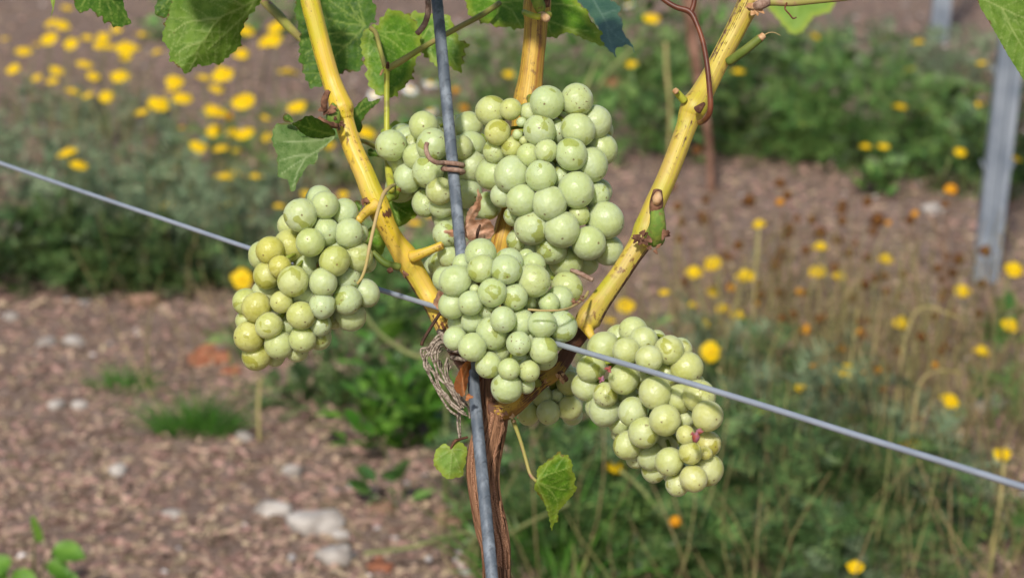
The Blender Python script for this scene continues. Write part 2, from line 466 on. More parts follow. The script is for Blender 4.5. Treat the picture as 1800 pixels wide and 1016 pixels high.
# ================================================================== GROUND
def mat_soil():
    m, nt, b, out = newmat('mulched_soil')
    o = coords(nt)
    n1 = nz(nt, o, 1.6, 4, 0.6); n2 = nz(nt, o, 26.0, 6, 0.7); n3 = nz(nt, o, 110.0, 4, 0.7)
    col = mix(nt, thr(nt, n2, 0.32, 0.68), (0.150, 0.098, 0.074), (0.330, 0.238, 0.186))
    col = mix(nt, math_(nt, 'MULTIPLY', thr(nt, n3, 0.5, 0.72), 0.6), col, (0.44, 0.35, 0.31))
    col = mix(nt, math_(nt, 'MULTIPLY', thr(nt, n1, 0.4, 0.7), 0.45), col, (0.17, 0.115, 0.092))
    nt.links.new(col, b.inputs['Base Color'])
    b.inputs['Roughness'].default_value = 0.95
    b.inputs['Specular IOR Level'].default_value = 0.1
    nt.links.new(bump(nt, math_(nt, 'ADD', n2, math_(nt, 'MULTIPLY', n3, 0.5)), 0.9, 0.012), b.inputs['Normal'])
    return m
M['soil'] = mat_soil()
M['chip'] = mat_noise('wood_chip', (0.205, 0.132, 0.094), (0.41, 0.29, 0.215), 90, 0.9, 0.1, island=0.9)
M['gravel'] = mat_noise('gravel', (0.36, 0.33, 0.33), (0.58, 0.52, 0.50), 60, 0.85, 0.2, island=0.6)
M['stone'] = mat_noise('pale_limestone', (0.28, 0.245, 0.215), (0.50, 0.455, 0.41), 30, 0.85, 0.2, bmp=0.5, bd=0.003, rnd=True)
M['stone_brown'] = mat_noise('brown_stone', (0.20, 0.12, 0.08), (0.34, 0.20, 0.14), 30, 0.85, 0.2, bmp=0.5, bd=0.003, rnd=True)
M['foli'] = mat_noise('feathery_foliage', (0.110, 0.165, 0.085), (0.245, 0.315, 0.180), 25, 0.6, 0.25, island=0.85, trans=0.25)
M['foli_dark'] = mat_noise('dark_foliage', (0.050, 0.100, 0.030), (0.135, 0.215, 0.065), 25, 0.5, 0.35, island=0.85, trans=0.22)
M['foli_bright'] = mat_noise('bright_foliage', (0.075, 0.20, 0.022), (0.16, 0.34, 0.042), 25, 0.5, 0.3, island=0.35, trans=0.3)
M['foli_mid'] = mat_noise('mid_foliage', (0.085, 0.18, 0.040), (0.19, 0.32, 0.085), 20, 0.5, 0.35, island=0.8, trans=0.25)
M['grass'] = mat_noise('grass_blade', (0.045, 0.15, 0.018), (0.11, 0.27, 0.035), 20, 0.5, 0.3, island=0.4, trans=0.25)
M['straw'] = mat_noise('straw_stem', (0.30, 0.25, 0.09), (0.42, 0.35, 0.15), 20, 0.7, 0.2, rnd=True)
M['straw_mix'] = mat_noise('bare_stem', (0.20, 0.18, 0.07), (0.34, 0.27, 0.12), 20, 0.7, 0.2, island=0.9)
M['gstem'] = mat_noise('flower_stem', (0.13, 0.16, 0.055), (0.23, 0.25, 0.09), 20, 0.6, 0.2, rnd=True)
M['bstem'] = mat_noise('brown_stem', (0.16, 0.09, 0.055), (0.30, 0.19, 0.12), 20, 0.7, 0.2, rnd=True)
M['petal'] = mat_noise('yellow_petal', (0.82, 0.53, 0.003), (0.86, 0.61, 0.005), 20, 0.55, 0.2, rnd=True, trans=0.25)
M['disc'] = mat_noise('orange_disc', (0.72, 0.42, 0.006), (0.80, 0.52, 0.008), 3, 0.7, 0.2)
M['spent'] = mat_noise('spent_head', (0.07, 0.030, 0.012), (0.19, 0.080, 0.020), 2, 0.85, 0.1, rnd=True)
M['orange'] = mat_noise('fading_head', (0.45, 0.17, 0.010), (0.62, 0.28, 0.012), 2, 0.8, 0.1, rnd=True)
M['white_petal'] = mat_noise('white_petal', (0.62, 0.64, 0.58), (0.78, 0.78, 0.74), 20, 0.6, 0.2)
M['fallen'] = mat_noise('fallen_leaf', (0.24, 0.075, 0.035), (0.42, 0.18, 0.10), 40, 0.7, 0.2, rnd=True, trans=0.1)
M['old_trunk'] = mat_noise('old_trunk', (0.14, 0.075, 0.05), (0.30, 0.17, 0.12), 40, 0.9, 0.1, bmp=0.6, bd=0.004)

def build_ground():
    xs = np.concatenate([-np.geomspace(80, 2.7, 14), np.linspace(-2.6, 2.6, 131), np.geomspace(2.7, 80, 14)])
    ys = np.concatenate([-np.geomspace(60, 0.6, 10), np.linspace(-0.5, 9.5, 240), np.geomspace(9.7, 300, 18)])
    V = []; F = []
    for y in ys:
        for x in xs: V.append((x, y, gz(x, y)))
    nx = len(xs)
    for j in range(len(ys) - 1):
        for i in range(nx - 1):
            a = j * nx + i
            F.append((a, a + 1, a + 1 + nx, a + nx))
    prop(link('ground', mesh('ground', V, F), None, M['soil']), kind='structure')

build_ground()

def build_chips():
    rng = random.Random(5)
    V = []; F = []
    n = 0
    while n < 52000:
        d = 2.1 + 6.6 * rng.random() ** 1.6
        x = (rng.random() * 2 - 1) * (0.29 * d + 0.15)
        y = d * 1.0
        if d > 5 and rng.random() < 0.4: continue
        n += 1
        L = rng.uniform(0.0022, 0.0095) * (1.0 if rng.random() < 0.8 else 2.1)
        W = min(0.0042, L * rng.uniform(0.12, 0.6)); H = W * rng.uniform(0.25, 0.7)
        a = rng.random() * math.pi; tl = rng.uniform(-0.45, 0.45)
        ca, sa = math.cos(a), math.sin(a)
        z0 = gz(x, y) + H * 0.3 + 0.001
        base = len(V)
        for k in range(4):
            sx = (-1, 1, 1, -1)[k]; sy = (-1, -1, 1, 1)[k]
            lx = sx * L * rng.uniform(0.6, 1.0); ly = sy * W * rng.uniform(0.6, 1.0)
            V.append((x + lx * ca - ly * sa, y + lx * sa + ly * ca, z0 + lx * tl - H))
        for k in range(4):
            sx = (-1, 1, 1, -1)[k]; sy = (-1, -1, 1, 1)[k]
            lx = sx * L * rng.uniform(0.5, 0.95); ly = sy * W * rng.uniform(0.4, 0.9)
            V.append((x + lx * ca - ly * sa, y + lx * sa + ly * ca, z0 + lx * tl + H * rng.uniform(0.6, 1.2)))
        b = base
        F += [(b + 4, b + 5, b + 6, b + 7)] + [(b + k, b + (k + 1) % 4, b + 4 + (k + 1) % 4, b + 4 + k) for k in range(4)]
    o = link('wood_chip_mulch', mesh('chips', V, F), None, M['chip'], smooth=False)
    prop(o, 'brown and mauve wood chips and grit strewn over the soil', 'mulch', kind='stuff')
build_chips()

def build_gravel():
    rng = random.Random(15)
    bm = bmesh.new(); bmesh.ops.create_icosphere(bm, subdivisions=1, radius=1.0)
    bv = [v.co.copy() for v in bm.verts]; bf = [tuple(v.index for v in f.verts) for f in bm.faces]; bm.free()
    V = []; F = []
    for _ in range(2600):
        d = 2.1 + 6.6 * rng.random() ** 1.5
        x = (rng.random() * 2 - 1) * (0.29 * d + 0.15)
        if noise.noise((x * 1.3, d * 1.3, 7.7)) < rng.uniform(-0.45, 0.35): continue
        r = rng.uniform(0.002, 0.0055) * (1 if rng.random() < 0.9 else 1.9)
        b = len(V); s = (rng.uniform(.7, 1.3), rng.uniform(.7, 1.3), rng.uniform(.45, .8)); sd = rng.random() * 50
        for c in bv:
            k = r * (1 + 0.3 * noise.noise(c * 1.3 + Vector((sd, 0, 0))))
            V.append((x + c.x * k * s[0], d + c.y * k * s[1], gz(x, d) + c.z * k * s[2] + r * 0.3))
        F.extend([tuple(i + b for i in f) for f in bf])
    o = link('gravel', mesh('gravel', V, F), None, M['gravel'])
    prop(o, 'small pale grey and cream pebbles scattered through the mulch', 'gravel', kind='stuff')
build_gravel()

# ------------------------------------------------------------------ stones
def stone(px, py, wpx, hpx, label, mat='stone', seed=0, group=None):
    g = G(px, py); d = depth_of(g); s = d / FPX
    me = bpy.data.meshes.new('stone')
    bm = bmesh.new()
    bmesh.ops.create_icosphere(bm, subdivisions=3, radius=1.0)
    rx, rz = wpx * s * 0.5, hpx * s * 0.5
    for v in bm.verts:
        c = v.co.copy()
        k = 1 + 0.42 * noise.noise(c * 1.1 + Vector((seed * 3.7, 1, 2))) + 0.12 * noise.noise(c * 2.9 + Vector((seed, 5, 2)))
        # facet it a little
        c = Vector((max(-0.93, min(0.93, c.x)), max(-0.9, min(0.93, c.y)), max(-0.8, min(0.80, c.z)))) * k * 1.08
        v.co = (c.x * rx, c.y * rx * 0.75, c.z * rz * 0.95)
    bm.to_mesh(me); bm.free()
    o = link('stone', me, None, M[mat])
    o.location = (g.x, g.y, gz(g.x, g.y) + rz * 0.45)
    o.rotation_euler = (0, 0, seed * 1.3 % 0.8 - 0.4)
    prop(o, label, 'stone', group or 'stones lying on the mulch')

for i, (x, y, w_, h_, lb, mt) in enumerate([
    (555, 928, 88, 50, 'largest pale stone lying on the mulch near the lower edge', 'stone'),
    (482, 898, 58, 36, 'cream stone just left of the largest pale stone', 'stone'),
    (592, 985, 66, 40, 'grey-white stone below the largest pale stone', 'stone'),
    (515, 824, 36, 28, 'small upright pale stone above the cream stone', 'stone'),
    (430, 768, 30, 24, 'bluish pale pebble under the grass tuft', 'stone'),
    (206, 830, 28, 26, 'pale pebble alone on the left mulch below the dark grass tuft', 'stone'),
    (304, 902, 30, 20, 'buff pebble between the left weeds and the cream stone', 'stone'),
    (82, 612, 34, 24, 'light grey pebble at the far left below the feathery clump', 'stone'),
    (130, 606, 36, 22, 'pinkish white stone beside the light grey pebble', 'stone'),
    (20, 565, 26, 18, 'white pebble at the left edge of the picture', 'stone'),
    (100, 715, 26, 20, 'grey pebble on the mulch at the left', 'stone'),
    (142, 714, 24, 20, 'cream pebble next to the grey pebble', 'stone'),
    (1484, 288, 52, 24, 'flat white stone on bare soil before the green thicket', 'stone'),
    (1745, 716, 66, 30, 'white stone on the mulch at the right edge', 'stone'),
    (598, 945, 28, 18, 'small bluish pebble touching the largest pale stone', 'stone'),
    (255, 538, 54, 30, 'reddish brown stone below the feathery clump', 'stone_brown'),
    (672, 895, 44, 26, 'tan stone under the green weeds left of the trunk', 'stone_brown'),
    (800, 915, 64, 40, 'orange-brown stone lying left of the vine trunk', 'stone_brown'),
    (1640, 372, 44, 22, 'pale stone left of the steel post foot', 'stone'),
]):
    stone(x, y, w_, h_, lb, mt, i + 1)

# ------------------------------------------------------------------ flower head meshes (unit radius, facing +Z)
def flower_mesh(seed, np_=17, inner=0.34):
    rng = random.Random(seed); V = []; F = []
    for k in range(np_):
        a = 2 * math.pi * k / np_ + rng.uniform(-0.06, 0.06); L = rng.uniform(0.86, 1.06); hw = rng.uniform(0.15, 0.20); dr = rng.uniform(-0.14, 0.06)
        b = len(V); ca, sa = math.cos(a), math.sin(a)
        for r, wd, z in ((inner * 0.8, 0.6, 0.05), (inner + (L - inner) * 0.5, 1.0, 0.07 + dr * 0.4), (L * 0.93, 0.8, dr), (L, 0.15, dr - 0.03)):
            for sg in (-1, 1):
                V.append((r * ca - sg * wd * hw * sa, r * sa + sg * wd * hw * ca, z + 0.012 * (k % 2)))
        for j in range(3): F.append((b + 2 * j, b + 2 * j + 1, b + 2 * j + 3, b + 2 * j + 2))
    return mesh('petals', V, F)

def dome_mesh(r, h, seed=0, n=14, m=5, low=-0.12):
    V = []; F = []; rng = random.Random(seed)
    for j in range(m):
        t = j / m * math.pi / 2
        for k in range(n):
            a = 2 * math.pi * k / n; j_ = 1 + rng.uniform(-0.07, 0.07)
            V.append((r * math.cos(t) * math.cos(a) * j_, r * math.cos(t) * math.sin(a) * j_, low + (h - low) * math.sin(t)))
    V.append((0, 0, h)); V.append((0, 0, low - 0.1 * h))
    for j in range(m - 1):
        for k in range(n): F.append((j * n + k, j * n + (k + 1) % n, (j + 1) * n + (k + 1) % n, (j + 1) * n + k))
    for k in range(n):
        F.append(((m - 1) * n + k, (m - 1) * n + (k + 1) % n, n * m)); F.append(((k + 1) % n, k, n * m + 1))
    return mesh('disc', V, F)

def shared(me, mat):
    me.materials.append(mat)
    me.polygons.foreach_set('use_smooth', np.ones(len(me.polygons), dtype=bool))
    return me
PETALS = [shared(flower_mesh(s), M['petal']) for s in (1, 2, 3)]
PETALS_W = [shared(flower_mesh(9, 14), M['white_petal'])]
DISC = shared(dome_mesh(0.42, 0.30, 4), M['disc'])
DISC_BIG = shared(dome_mesh(0.80, 0.62, 5, 16, 6, -0.25), M['petal'])
SPENT = [shared(dome_mesh(0.85, 0.75, s, 12, 5, -0.45), M['spent']) for s in (6, 7)]
FADE = [shared(dome_mesh(0.85, 0.70, s, 12, 5, -0.35), M['orange']) for s in (8,)]

def inst(name, me, parent, loc=(0, 0, 0), q=None, s=1.0):
    o = bpy.data.objects.new(name, me)
    COL.objects.link(o)
    o.location = loc
    if q is not None:
        o.rotation_mode = 'QUATERNION'; o.rotation_quaternion = q
    o.scale = (s, s, s)
    o.parent = parent
    if parent.type == 'EMPTY': o.matrix_parent_inverse = Matrix.Translation(-parent.location)
    return o

# ------------------------------------------------------------------ foliage generators (all in world coordinates)
def feather_leaf(V, F, p, d, L, rng, n=6, wd=0.10):
    """a pinnate leaf: narrow rachis with thin leaflets"""
    d = d.normalized()
    side = d.cross(Vector((rng.uniform(-1, 1), rng.uniform(-1, 1), rng.uniform(0.2, 1)))).normalized()
    q = Vector(p)
    for k in range(n):
        t = (k + 0.5) / n
        d2 = (d + Vector((0, 0, -0.5 * t))).normalized()
        c = q + d2 * (L * t)
        l = L * 0.42 * (1.1 - abs(t - 0.45))
        for sg in (-1, 1):
            e = c + (side * sg + d2 * 0.75) * l
            b = len(V)
            V.extend([c - d2 * (L * wd * 0.5), c + d2 * (L * wd * 0.5), e])
            F.append((b, b + 1, b + 2))

def oval_leaf(V, F, p, d, L, rng, ratio=0.32):
    d = d.normalized()
    side = d.cross(Vector((rng.uniform(-0.5, 0.5), rng.uniform(-0.5, 0.5), 1))).normalized()
    up = side.cross(d)
    b = len(V)
    w_ = L * ratio
    V.extend([p, p + d * L * 0.35 + side * w_ + up * L * 0.06, p + d * L * 0.75 + side * w_ * 0.75 - up * L * 0.02, p + d * L - up * L * 0.12,
              p + d * L * 0.75 - side * w_ * 0.75 - up * L * 0.02, p + d * L * 0.35 - side * w_ + up * L * 0.06, p + d * L * 0.5])
    F.extend([(b, b + 1, b + 6), (b + 1, b + 2, b + 6), (b + 2, b + 3, b + 6), (b + 3, b + 4, b + 6), (b + 4, b + 5, b + 6), (b + 5, b, b + 6)])

def blade(V, F, p, d, L, w_, rng, n=4):
    d = d.normalized(); side = d.cross(Vector((rng.uniform(-1, 1), rng.uniform(-1, 1), 0.2))).normalized()
    q = Vector(p); b = len(V); dd = d.copy()
    for k in range(n + 1):
        t = k / n
        V.extend([q - side * w_ * (1 - t) * 0.5, q + side * w_ * (1 - t) * 0.5])
        dd = (dd + Vector((d.x * 0.22, d.y * 0.22, -0.14 * (1 + t)))).normalized()
        q = q + dd * (L / n)
    for k in range(n): F.append((b + 2 * k, b + 2 * k + 1, b + 2 * k + 3, b + 2 * k + 2))

def stalk(V, F, a, b_, r, bend, n=5):
    """thin 4-sided stem from a to b"""
    base = len(V); a = Vector(a); b_ = Vector(b_)
    for k in range(n + 1):
        t = k / n
        c = a.lerp(b_, t) + bend * math.sin(math.pi * t)
        rr = r * (1 - 0.4 * t)
        for j in range(4):
            V.append(c + Vector((math.cos(j * math.pi / 2) * rr, math.sin(j * math.pi / 2) * rr, 0)))
    for k in range(n):
        for j in range(4):
            F.append((base + k * 4 + j, base + k * 4 + (j + 1) % 4, base + k * 4 + 4 + (j + 1) % 4, base + k * 4 + 4 + j))

def clump(parent, root, rx, ry, h, n, mat, rng, style='feather', L=0.05, low=0.0, name='foliage'):
    V = []; F = []
    for _ in range(n):
        while True:
            u = Vector((rng.uniform(-1, 1), rng.uniform(-1, 1), rng.uniform(low, 1)))
            if u.x * u.x + u.y * u.y + (u.z * 0.9) ** 2 <= 1.0: break
        k = 1.0 if rng.random() < 0.8 else 1.15
        p = root + Vector((u.x * rx * k, u.y * ry * k, max(u.z, 0.01) * h * k))
        d = Vector((u.x * 0.8 + rng.uniform(-0.6, 0.6), u.y * 0.8 + rng.uniform(-0.6, 0.6), rng.uniform(0.1, 1.1)))
        l = L * rng.uniform(0.6, 1.3)
        if style == 'feather': feather_leaf(V, F, p, d, l, rng)
        elif style == 'oval': oval_leaf(V, F, p, d, l, rng, rng.uniform(0.25, 0.42))
        else:
            if rng.random() < 0.6: feather_leaf(V, F, p, d, l, rng)
            else: oval_leaf(V, F, p, d, l * 0.8, rng, 0.3)
    # a few supporting stems so that the clump stands on the ground
    S = []; SF = []
    for _ in range(max(5, n // 30)):
        a = rng.random() * 6.28; r = rng.random()
        top = root + Vector((math.cos(a) * rx * r, math.sin(a) * ry * r, h * rng.uniform(0.4, 0.95)))
        bot = root + Vector((math.cos(a) * rx * r * 0.5, math.sin(a) * ry * r * 0.5, -0.02))
        b0 = len(V); S2 = []; F2 = []
        stalk(S2, F2, bot, top, 0.0013, Vector((rng.uniform(-.02, .02), rng.uniform(-.02, .02), 0)))
        V.extend(S2); F.extend([tuple(i + b0 for i in f) for f in F2])
    o = link(name, mesh(name, V, F), parent, mat, smooth=False)
    o['kind'] = 'stuff'
    return o

def flower_plant(name, label, root_px, flowers, group, R=0.0165, foli=None, dmax=None, stem='gstem', seed=1, cat='flower', dlim=(2.3, 7.5), spread=1.0, bare=0, hs=1.03):
    """flowers: (px,py,rpx[,kind]); the bloom's distance follows from its size"""
    rng = random.Random(seed)
    g = G(*root_px)
    root = Vector((g.x, g.y, gz(g.x, g.y)))
    e = empty(name, root)
    prop(e, label, cat, group)
    dg = depth_of(root)
    for f in flowers:
        px, py, rp = f[:3]; kind = f[3] if len(f) > 3 else 'y'
        d = R * FPX / rp
        d = 0.35 * max(dlim[0], min(dlim[1], d)) + 0.65 * dg + rng.uniform(-0.12, 0.12)
        p = P(px, py, d)
        while p.z < 0.10 and d > 1.9:
            d -= 0.08; p = P(px, py, d)
        rad = rp * d / FPX * hs
        if kind == 'f':   # faces the viewer
            nrm = (CAMP - p).normalized() + Vector((rng.uniform(-.2, .2), 0, 0.15))
        else:
            nrm = Vector((rng.uniform(-0.35, 0.35), rng.uniform(-0.75, 0.05), 1.0))
        q = nrm.normalized().to_track_quat('Z', 'Y')
        q = q @ Quaternion((0, 0, 1), rng.random() * 6.28)
        # stem
        foot = root + Vector((p.x - root.x, p.y - root.y, 0)) * rng.uniform(0.35, 0.7) * spread
        foot.z = gz(foot.x, foot.y) - 0.015
        V = []; F = []
        stalk(V, F, foot, p - nrm.normalized() * rad * 0.12, 0.0017, Vector((rng.uniform(-.03, .03), rng.uniform(-.02, .02), 0)), 6)
        sm = {'b': 'bstem', 'o': 'bstem'}.get(kind, stem)
        if rng.random() < 0.18: sm = 'straw'
        link('stem', mesh('stem', V, F), e, M[sm])
        if kind == 'b': inst('spent_flower_head', rng.choice(SPENT), e, p, q, rad * 1.15)
        elif kind == 'o': inst('fading_flower_head', FADE[0], e, p, q, rad)
        elif kind == 'w':
            h = inst('flower_head', PETALS_W[0], e, p, q, rad); inst('disc', DISC, h)
        elif kind == 'd':
            h = inst('flower_head', rng.choice(PETALS), e, p, q, rad * 1.05); inst('disc', DISC_BIG, h)
        else:
            h = inst('flower_head', rng.choice(PETALS), e, p, q, rad); inst('disc', DISC, h)
    if bare:
        V = []; F = []
        for _ in range(bare):
            a = rng.random() * 6.28; k = 0.22 * math.sqrt(rng.random())
            foot = root + Vector((math.cos(a) * k, math.sin(a) * k, -0.015))
            tip = foot + Vector((rng.gauss(0, 0.05), rng.gauss(0, 0.05), rng.uniform(0.08, 0.26)))
            stalk(V, F, foot, tip, rng.uniform(0.0005, 0.0011), Vector((rng.gauss(0, .02), rng.gauss(0, .02), 0)), 5)
        o = link('bare_stems', mesh('bare', V, F), e, M['straw_mix']); o['kind'] = 'stuff'
    if foli:
        rx, ry, h, n, mt, L = foli
        clump(e, root, rx, ry, h, int(n * 0.75), M[mt], rng, 'feather', L)
    return e
# ================================================================== BACKGROUND PLANTS
GL = 'yellow daisies behind the vine on the left'
GR = 'yellow daisies behind the vine on the right'
FP = [
 ('yellow daisy plant at the far upper left with blooms touching the left edge', (75, 225), [(118,14,12),(90,40,13),(110,45,14),(86,68,16),(8,69,10),(41,90,15),(65,79,10),(125,77,14)], (0.22,0.16,0.10,120,'foli',0.05)),
 ('yellow daisy plant with a dense row of ten blooms below the top left leaf', (205, 245), [(154,66,12),(182,66,12),(192,82,14),(177,80,12),(220,84,18),(233,84,14),(220,100,12),(250,61,14),(205,52,10),(276,92,15)], (0.2,0.15,0.10,110,'foli',0.05)),
 ('yellow daisy plant with seven scattered blooms at upper left, below the far ones', (115, 310), [(23,121,13),(100,124,13),(64,137,10),(92,142,11),(148,113,16),(164,134,13),(211,134,18)], (0.26,0.15,0.14,100,'foli',0.05)),
 ('yellow daisy plant with three blooms in a short row at upper left', (155, 350), [(128,160,14),(154,168,12),(187,170,14)], (0.14,0.12,0.14,70,'foli',0.05)),
 ('yellow daisy plant with a zigzag of five blooms under the big left leaf tip', (290, 370), [(307,143,17),(302,158,15),(320,172,18),(279,183,19),(249,197,14)], (0.16,0.14,0.14,110,'foli',0.05)),
 ('yellow daisy plant with large blooms just right of the big left leaf tip', (392, 350), [(358,136,15),(392,131,20),(380,157,14),(427,177,22),(379,195,22),(402,205,10,'o')], (0.16,0.14,0.13,110,'foli_mid',0.05)),
 ('yellow daisy plant with two tiers of blooms left of the small folded leaf', (390, 440), [(376,230,16),(430,234,18),(410,233,12),(348,258,16),(387,261,15),(416,264,10),(320,225,8)], (0.14,0.12,0.18,120,'foli',0.05)),
 ('yellow daisy plant with a bloom pair above the left grape bunch', (415, 505), [(394,310,18),(412,303,13),(449,310,16),(438,385,8),(394,358,10)], (0.12,0.10,0.16,120,'foli',0.05)),
 ('yellow daisy plant with two touching blooms above the wire at left', (130, 470), [(118,268,19),(138,290,17)], (0.17,0.12,0.16,120,'foli',0.055)),
 ('single yellow daisy just above the wire left of the left bunch', (290, 500), [(290,361,16)], (0.15,0.10,0.15,120,'foli',0.055)),
 ('single yellow daisy facing the viewer beside the left bunch under the wire', (432, 640), [(425,490,19,'f')], (0.05,0.05,0.06,30,'foli_mid',0.04)),
 ('yellow daisy plant with wide blooms between the big left leaf and the left cane', (475, 265), [(475,71,23),(484,48,15),(433,54,15),(425,95,14),(507,127,20)], (0.18,0.14,0.10,90,'foli_mid',0.05)),
 ('yellow daisy plant with blooms peeping around the small folded leaf', (530, 385), [(522,187,18),(466,207,13),(471,241,12),(579,256,10),(645,233,16)], (0.16,0.13,0.10,80,'foli',0.05)),
 ('yellow daisy plant with small blooms just above the left grape bunch top', (545, 490), [(491,362,12),(538,341,10),(603,342,9)], (0.12,0.10,0.10,80,'foli_mid',0.045)),
 ('yellow daisy plant seen in the gap between left cane and metal rod', (735, 560), [(729,392,15),(753,379,10)], (0.10,0.08,0.16,120,'foli_mid',0.045)),
 ('white and orange flowered plant behind the metal rod above the grapes', (750, 335), [(756,148,16,'w'),(721,158,14,'w'),(758,197,16,'w'),(659,167,14,'w'),(801,159,9,'o'),(815,191,11,'o')], (0.22,0.14,0.16,130,'foli_mid',0.05)),
 ('white flowered plant behind the middle cane near the top edge', (930, 230), [(843,60,10,'w'),(838,89,9,'w'),(963,128,8,'w'),(895,130,11),(1105,10,12,'w')], (0.3,0.16,0.14,150,'foli_mid',0.05)),
]
for i, (lb, rt, fl, fo) in enumerate(FP):
    flower_plant('daisy_plant', lb, rt, fl, GL, 0.0165, fo, seed=20 + i, bare=22)
FR = [
 ('yellow daisy with two small blooms right of the bluish leaf at the top', (1130, 235), [(1146,32,13),(1109,113,10)], (0.16,0.12,0.2,110,'foli_mid',0.05)),
 ('yellow daisy with four small blooms in the thicket behind the right cane', (1375, 275), [(1297,125,11),(1433,63,9),(1430,189,8),(1410,216,8)], (0.2,0.14,0.24,150,'foli_mid',0.05)),
 ('yellow daisy with blooms spread through the thicket left of the near steel post', (1590, 290), [(1600,121,10),(1614,74,9),(1582,187,11),(1627,192,8),(1522,257,9),(1553,257,9)], (0.2,0.14,0.22,150,'foli',0.05)),
 ('yellow daisy with a column of small blooms beside the near steel post', (1725, 335), [(1725,111,9),(1719,184,11),(1714,249,10),(1688,267,9),(1786,279,10),(1718,163,8)], (0.2,0.14,0.2,150,'foli_mid',0.05)),
 ('dry brown daisy with a single yellow bloom, nearest the right cane', (1350, 600), [(1317,352,10,'b'),(1371,323,9,'b'),(1369,454,10,'b'),(1334,394,10,'d'),(1298,430,8,'b'),(1385,410,8,'b'),(1225,263,8,'b'),(1237,385,8,'b')], None),
 ('dry brown daisy with four spent heads and a yellow bloom left of the steel post', (1515, 640), [(1479,368,9,'b'),(1543,385,11,'b'),(1535,405,8,'b'),(1493,444,8,'b'),(1520,500,8,'b'),(1580,520,7,'b'),(1557,455,12,'d')], None),
 ('daisy with three yellow and three spent brown heads at mid right', (1455, 700), [(1442,408,10,'b'),(1472,421,9,'b'),(1468,470,8,'b'),(1442,434,12,'d'),(1437,477,13,'d'),(1476,486,11,'d')], (0.06,0.05,0.10,40,'foli',0.04)),
 ('tall daisy with an orange fading head just left of the steel post', (1690, 700), [(1671,334,13,'o'),(1686,455,9,'b'),(1691,511,13,'d')], None),
 ('daisy with blooms in front of the steel post foot, near the right edge', (1760, 760), [(1732,441,10,'b'),(1783,473,14,'d'),(1776,571,13,'d'),(1725,618,14,'d')], (0.06,0.05,0.10,50,'foli_mid',0.04)),
 ('daisy with five yellow blooms just right of the right cane base', (1225, 730), [(1252,463,13,'d'),(1220,478,13,'d'),(1253,511,10,'d'),(1168,513,9),(1216,537,9,'d')], (0.07,0.06,0.14,70,'foli',0.045)),
 ('daisy with a squarish yellow bloom above two smaller ones at mid right', (1290, 770), [(1310,484,14,'d'),(1285,505,8,'o'),(1269,542,10,'d'),(1297,555,13,'d')], (0.07,0.06,0.14,70,'foli',0.045)),
 ('yellow daisy pair in the angle between right cane and right bunch', (1090, 750), [(1100,536,14),(1071,562,10)], (0.07,0.06,0.14,70,'foli_mid',0.045)),
 ('daisy with a ring-shaped bloom facing the viewer beside the right bunch', (1255, 840), [(1237,571,12,'d'),(1249,618,15.5,'f')], (0.07,0.06,0.14,90,'foli',0.045)),
 ('daisy with an orange and small yellow heads above the wire at right', (1390, 870), [(1416,579,11,'o'),(1352,618,8,'b'),(1375,560,8,'b'),(1320,700,8,'b'),(1338,659,8,'d'),(1411,680,11,'d'),(1379,690,8,'b')], (0.08,0.07,0.16,140,'foli',0.045)),
 ('daisy with one large open bloom above the wire at right', (1480, 870), [(1513,584,8,'o'),(1440,560,8,'b'),(1530,640,8,'b'),(1481,612,9,'o'),(1481,650,17),(1452,688,8,'b')], (0.08,0.07,0.16,140,'foli',0.045)),
 ('slender daisy with one round yellow bloom right of the large open bloom', (1600, 800), [(1585,567,12,'d'),(1643,641,7,'o'),(1620,590,8,'b'),(1560,650,7,'b')], (0.05,0.05,0.08,50,'foli',0.04)),
 ('daisy with a yellow dome touching the wire at right', (1640, 950), [(1669,703,15),(1600,783,17,'d')], (0.07,0.06,0.12,110,'foli',0.045)),
 ('single yellow daisy just above the wire end at the right edge', (1765, 985), [(1762,797,14)], (0.05,0.05,0.05,50,'foli_mid',0.04)),
 ('daisy with a bent stem and low blooms left of the right bunch tip', (1150, 1010), [(1334,722,8,'d'),(1334,748,7,'o'),(1187,915,11,'o'),(1083,820,14,'d')], (0.08,0.07,0.10,120,'foli_mid',0.045)),
 ('small yellow bloom at the lower right edge of the picture bottom', (1500, 1080), [(1503,995,12,'d')], (0.06,0.06,0.05,60,'foli',0.04)),
]
for i, (lb, rt, fl, fo) in enumerate(FR):
    flower_plant('daisy_plant', lb, rt, fl, GR, 0.0125, fo, seed=60 + i, bare=4 if i < 4 else 46, hs=1.22)

def dried_daisies():
    rng = random.Random(77)
    where = [((1240, 620), 'left end of the brown drift, nearest the right cane'), ((1330, 650), 'second in the brown drift beside the right cane'), ((1430, 640), 'third in the brown drift'),
             ((1540, 650), 'fourth in the brown drift'), ((1630, 660), 'just left of the steel post foot'), ((1400, 780), 'lower left in the brown drift above the wire'), ((1520, 800), 'lower middle of the brown drift above the wire'), ((1680, 760), 'lower right of the brown drift near the picture edge')]
    for i, (rt, wh) in enumerate(where):
        fl = [(rt[0] + rng.uniform(-60, 60), rt[1] - rng.uniform(110, 300), rng.uniform(6.0, 8.5), 'b' if rng.random() < 0.9 else 'o') for _ in range(8)]
        flower_plant('dried_daisy', 'brown seeded daisy, ' + wh, rt, fl, 'dried brown daisies at right', 0.0085, None, seed=300 + i, bare=40, hs=1.15)
dried_daisies()

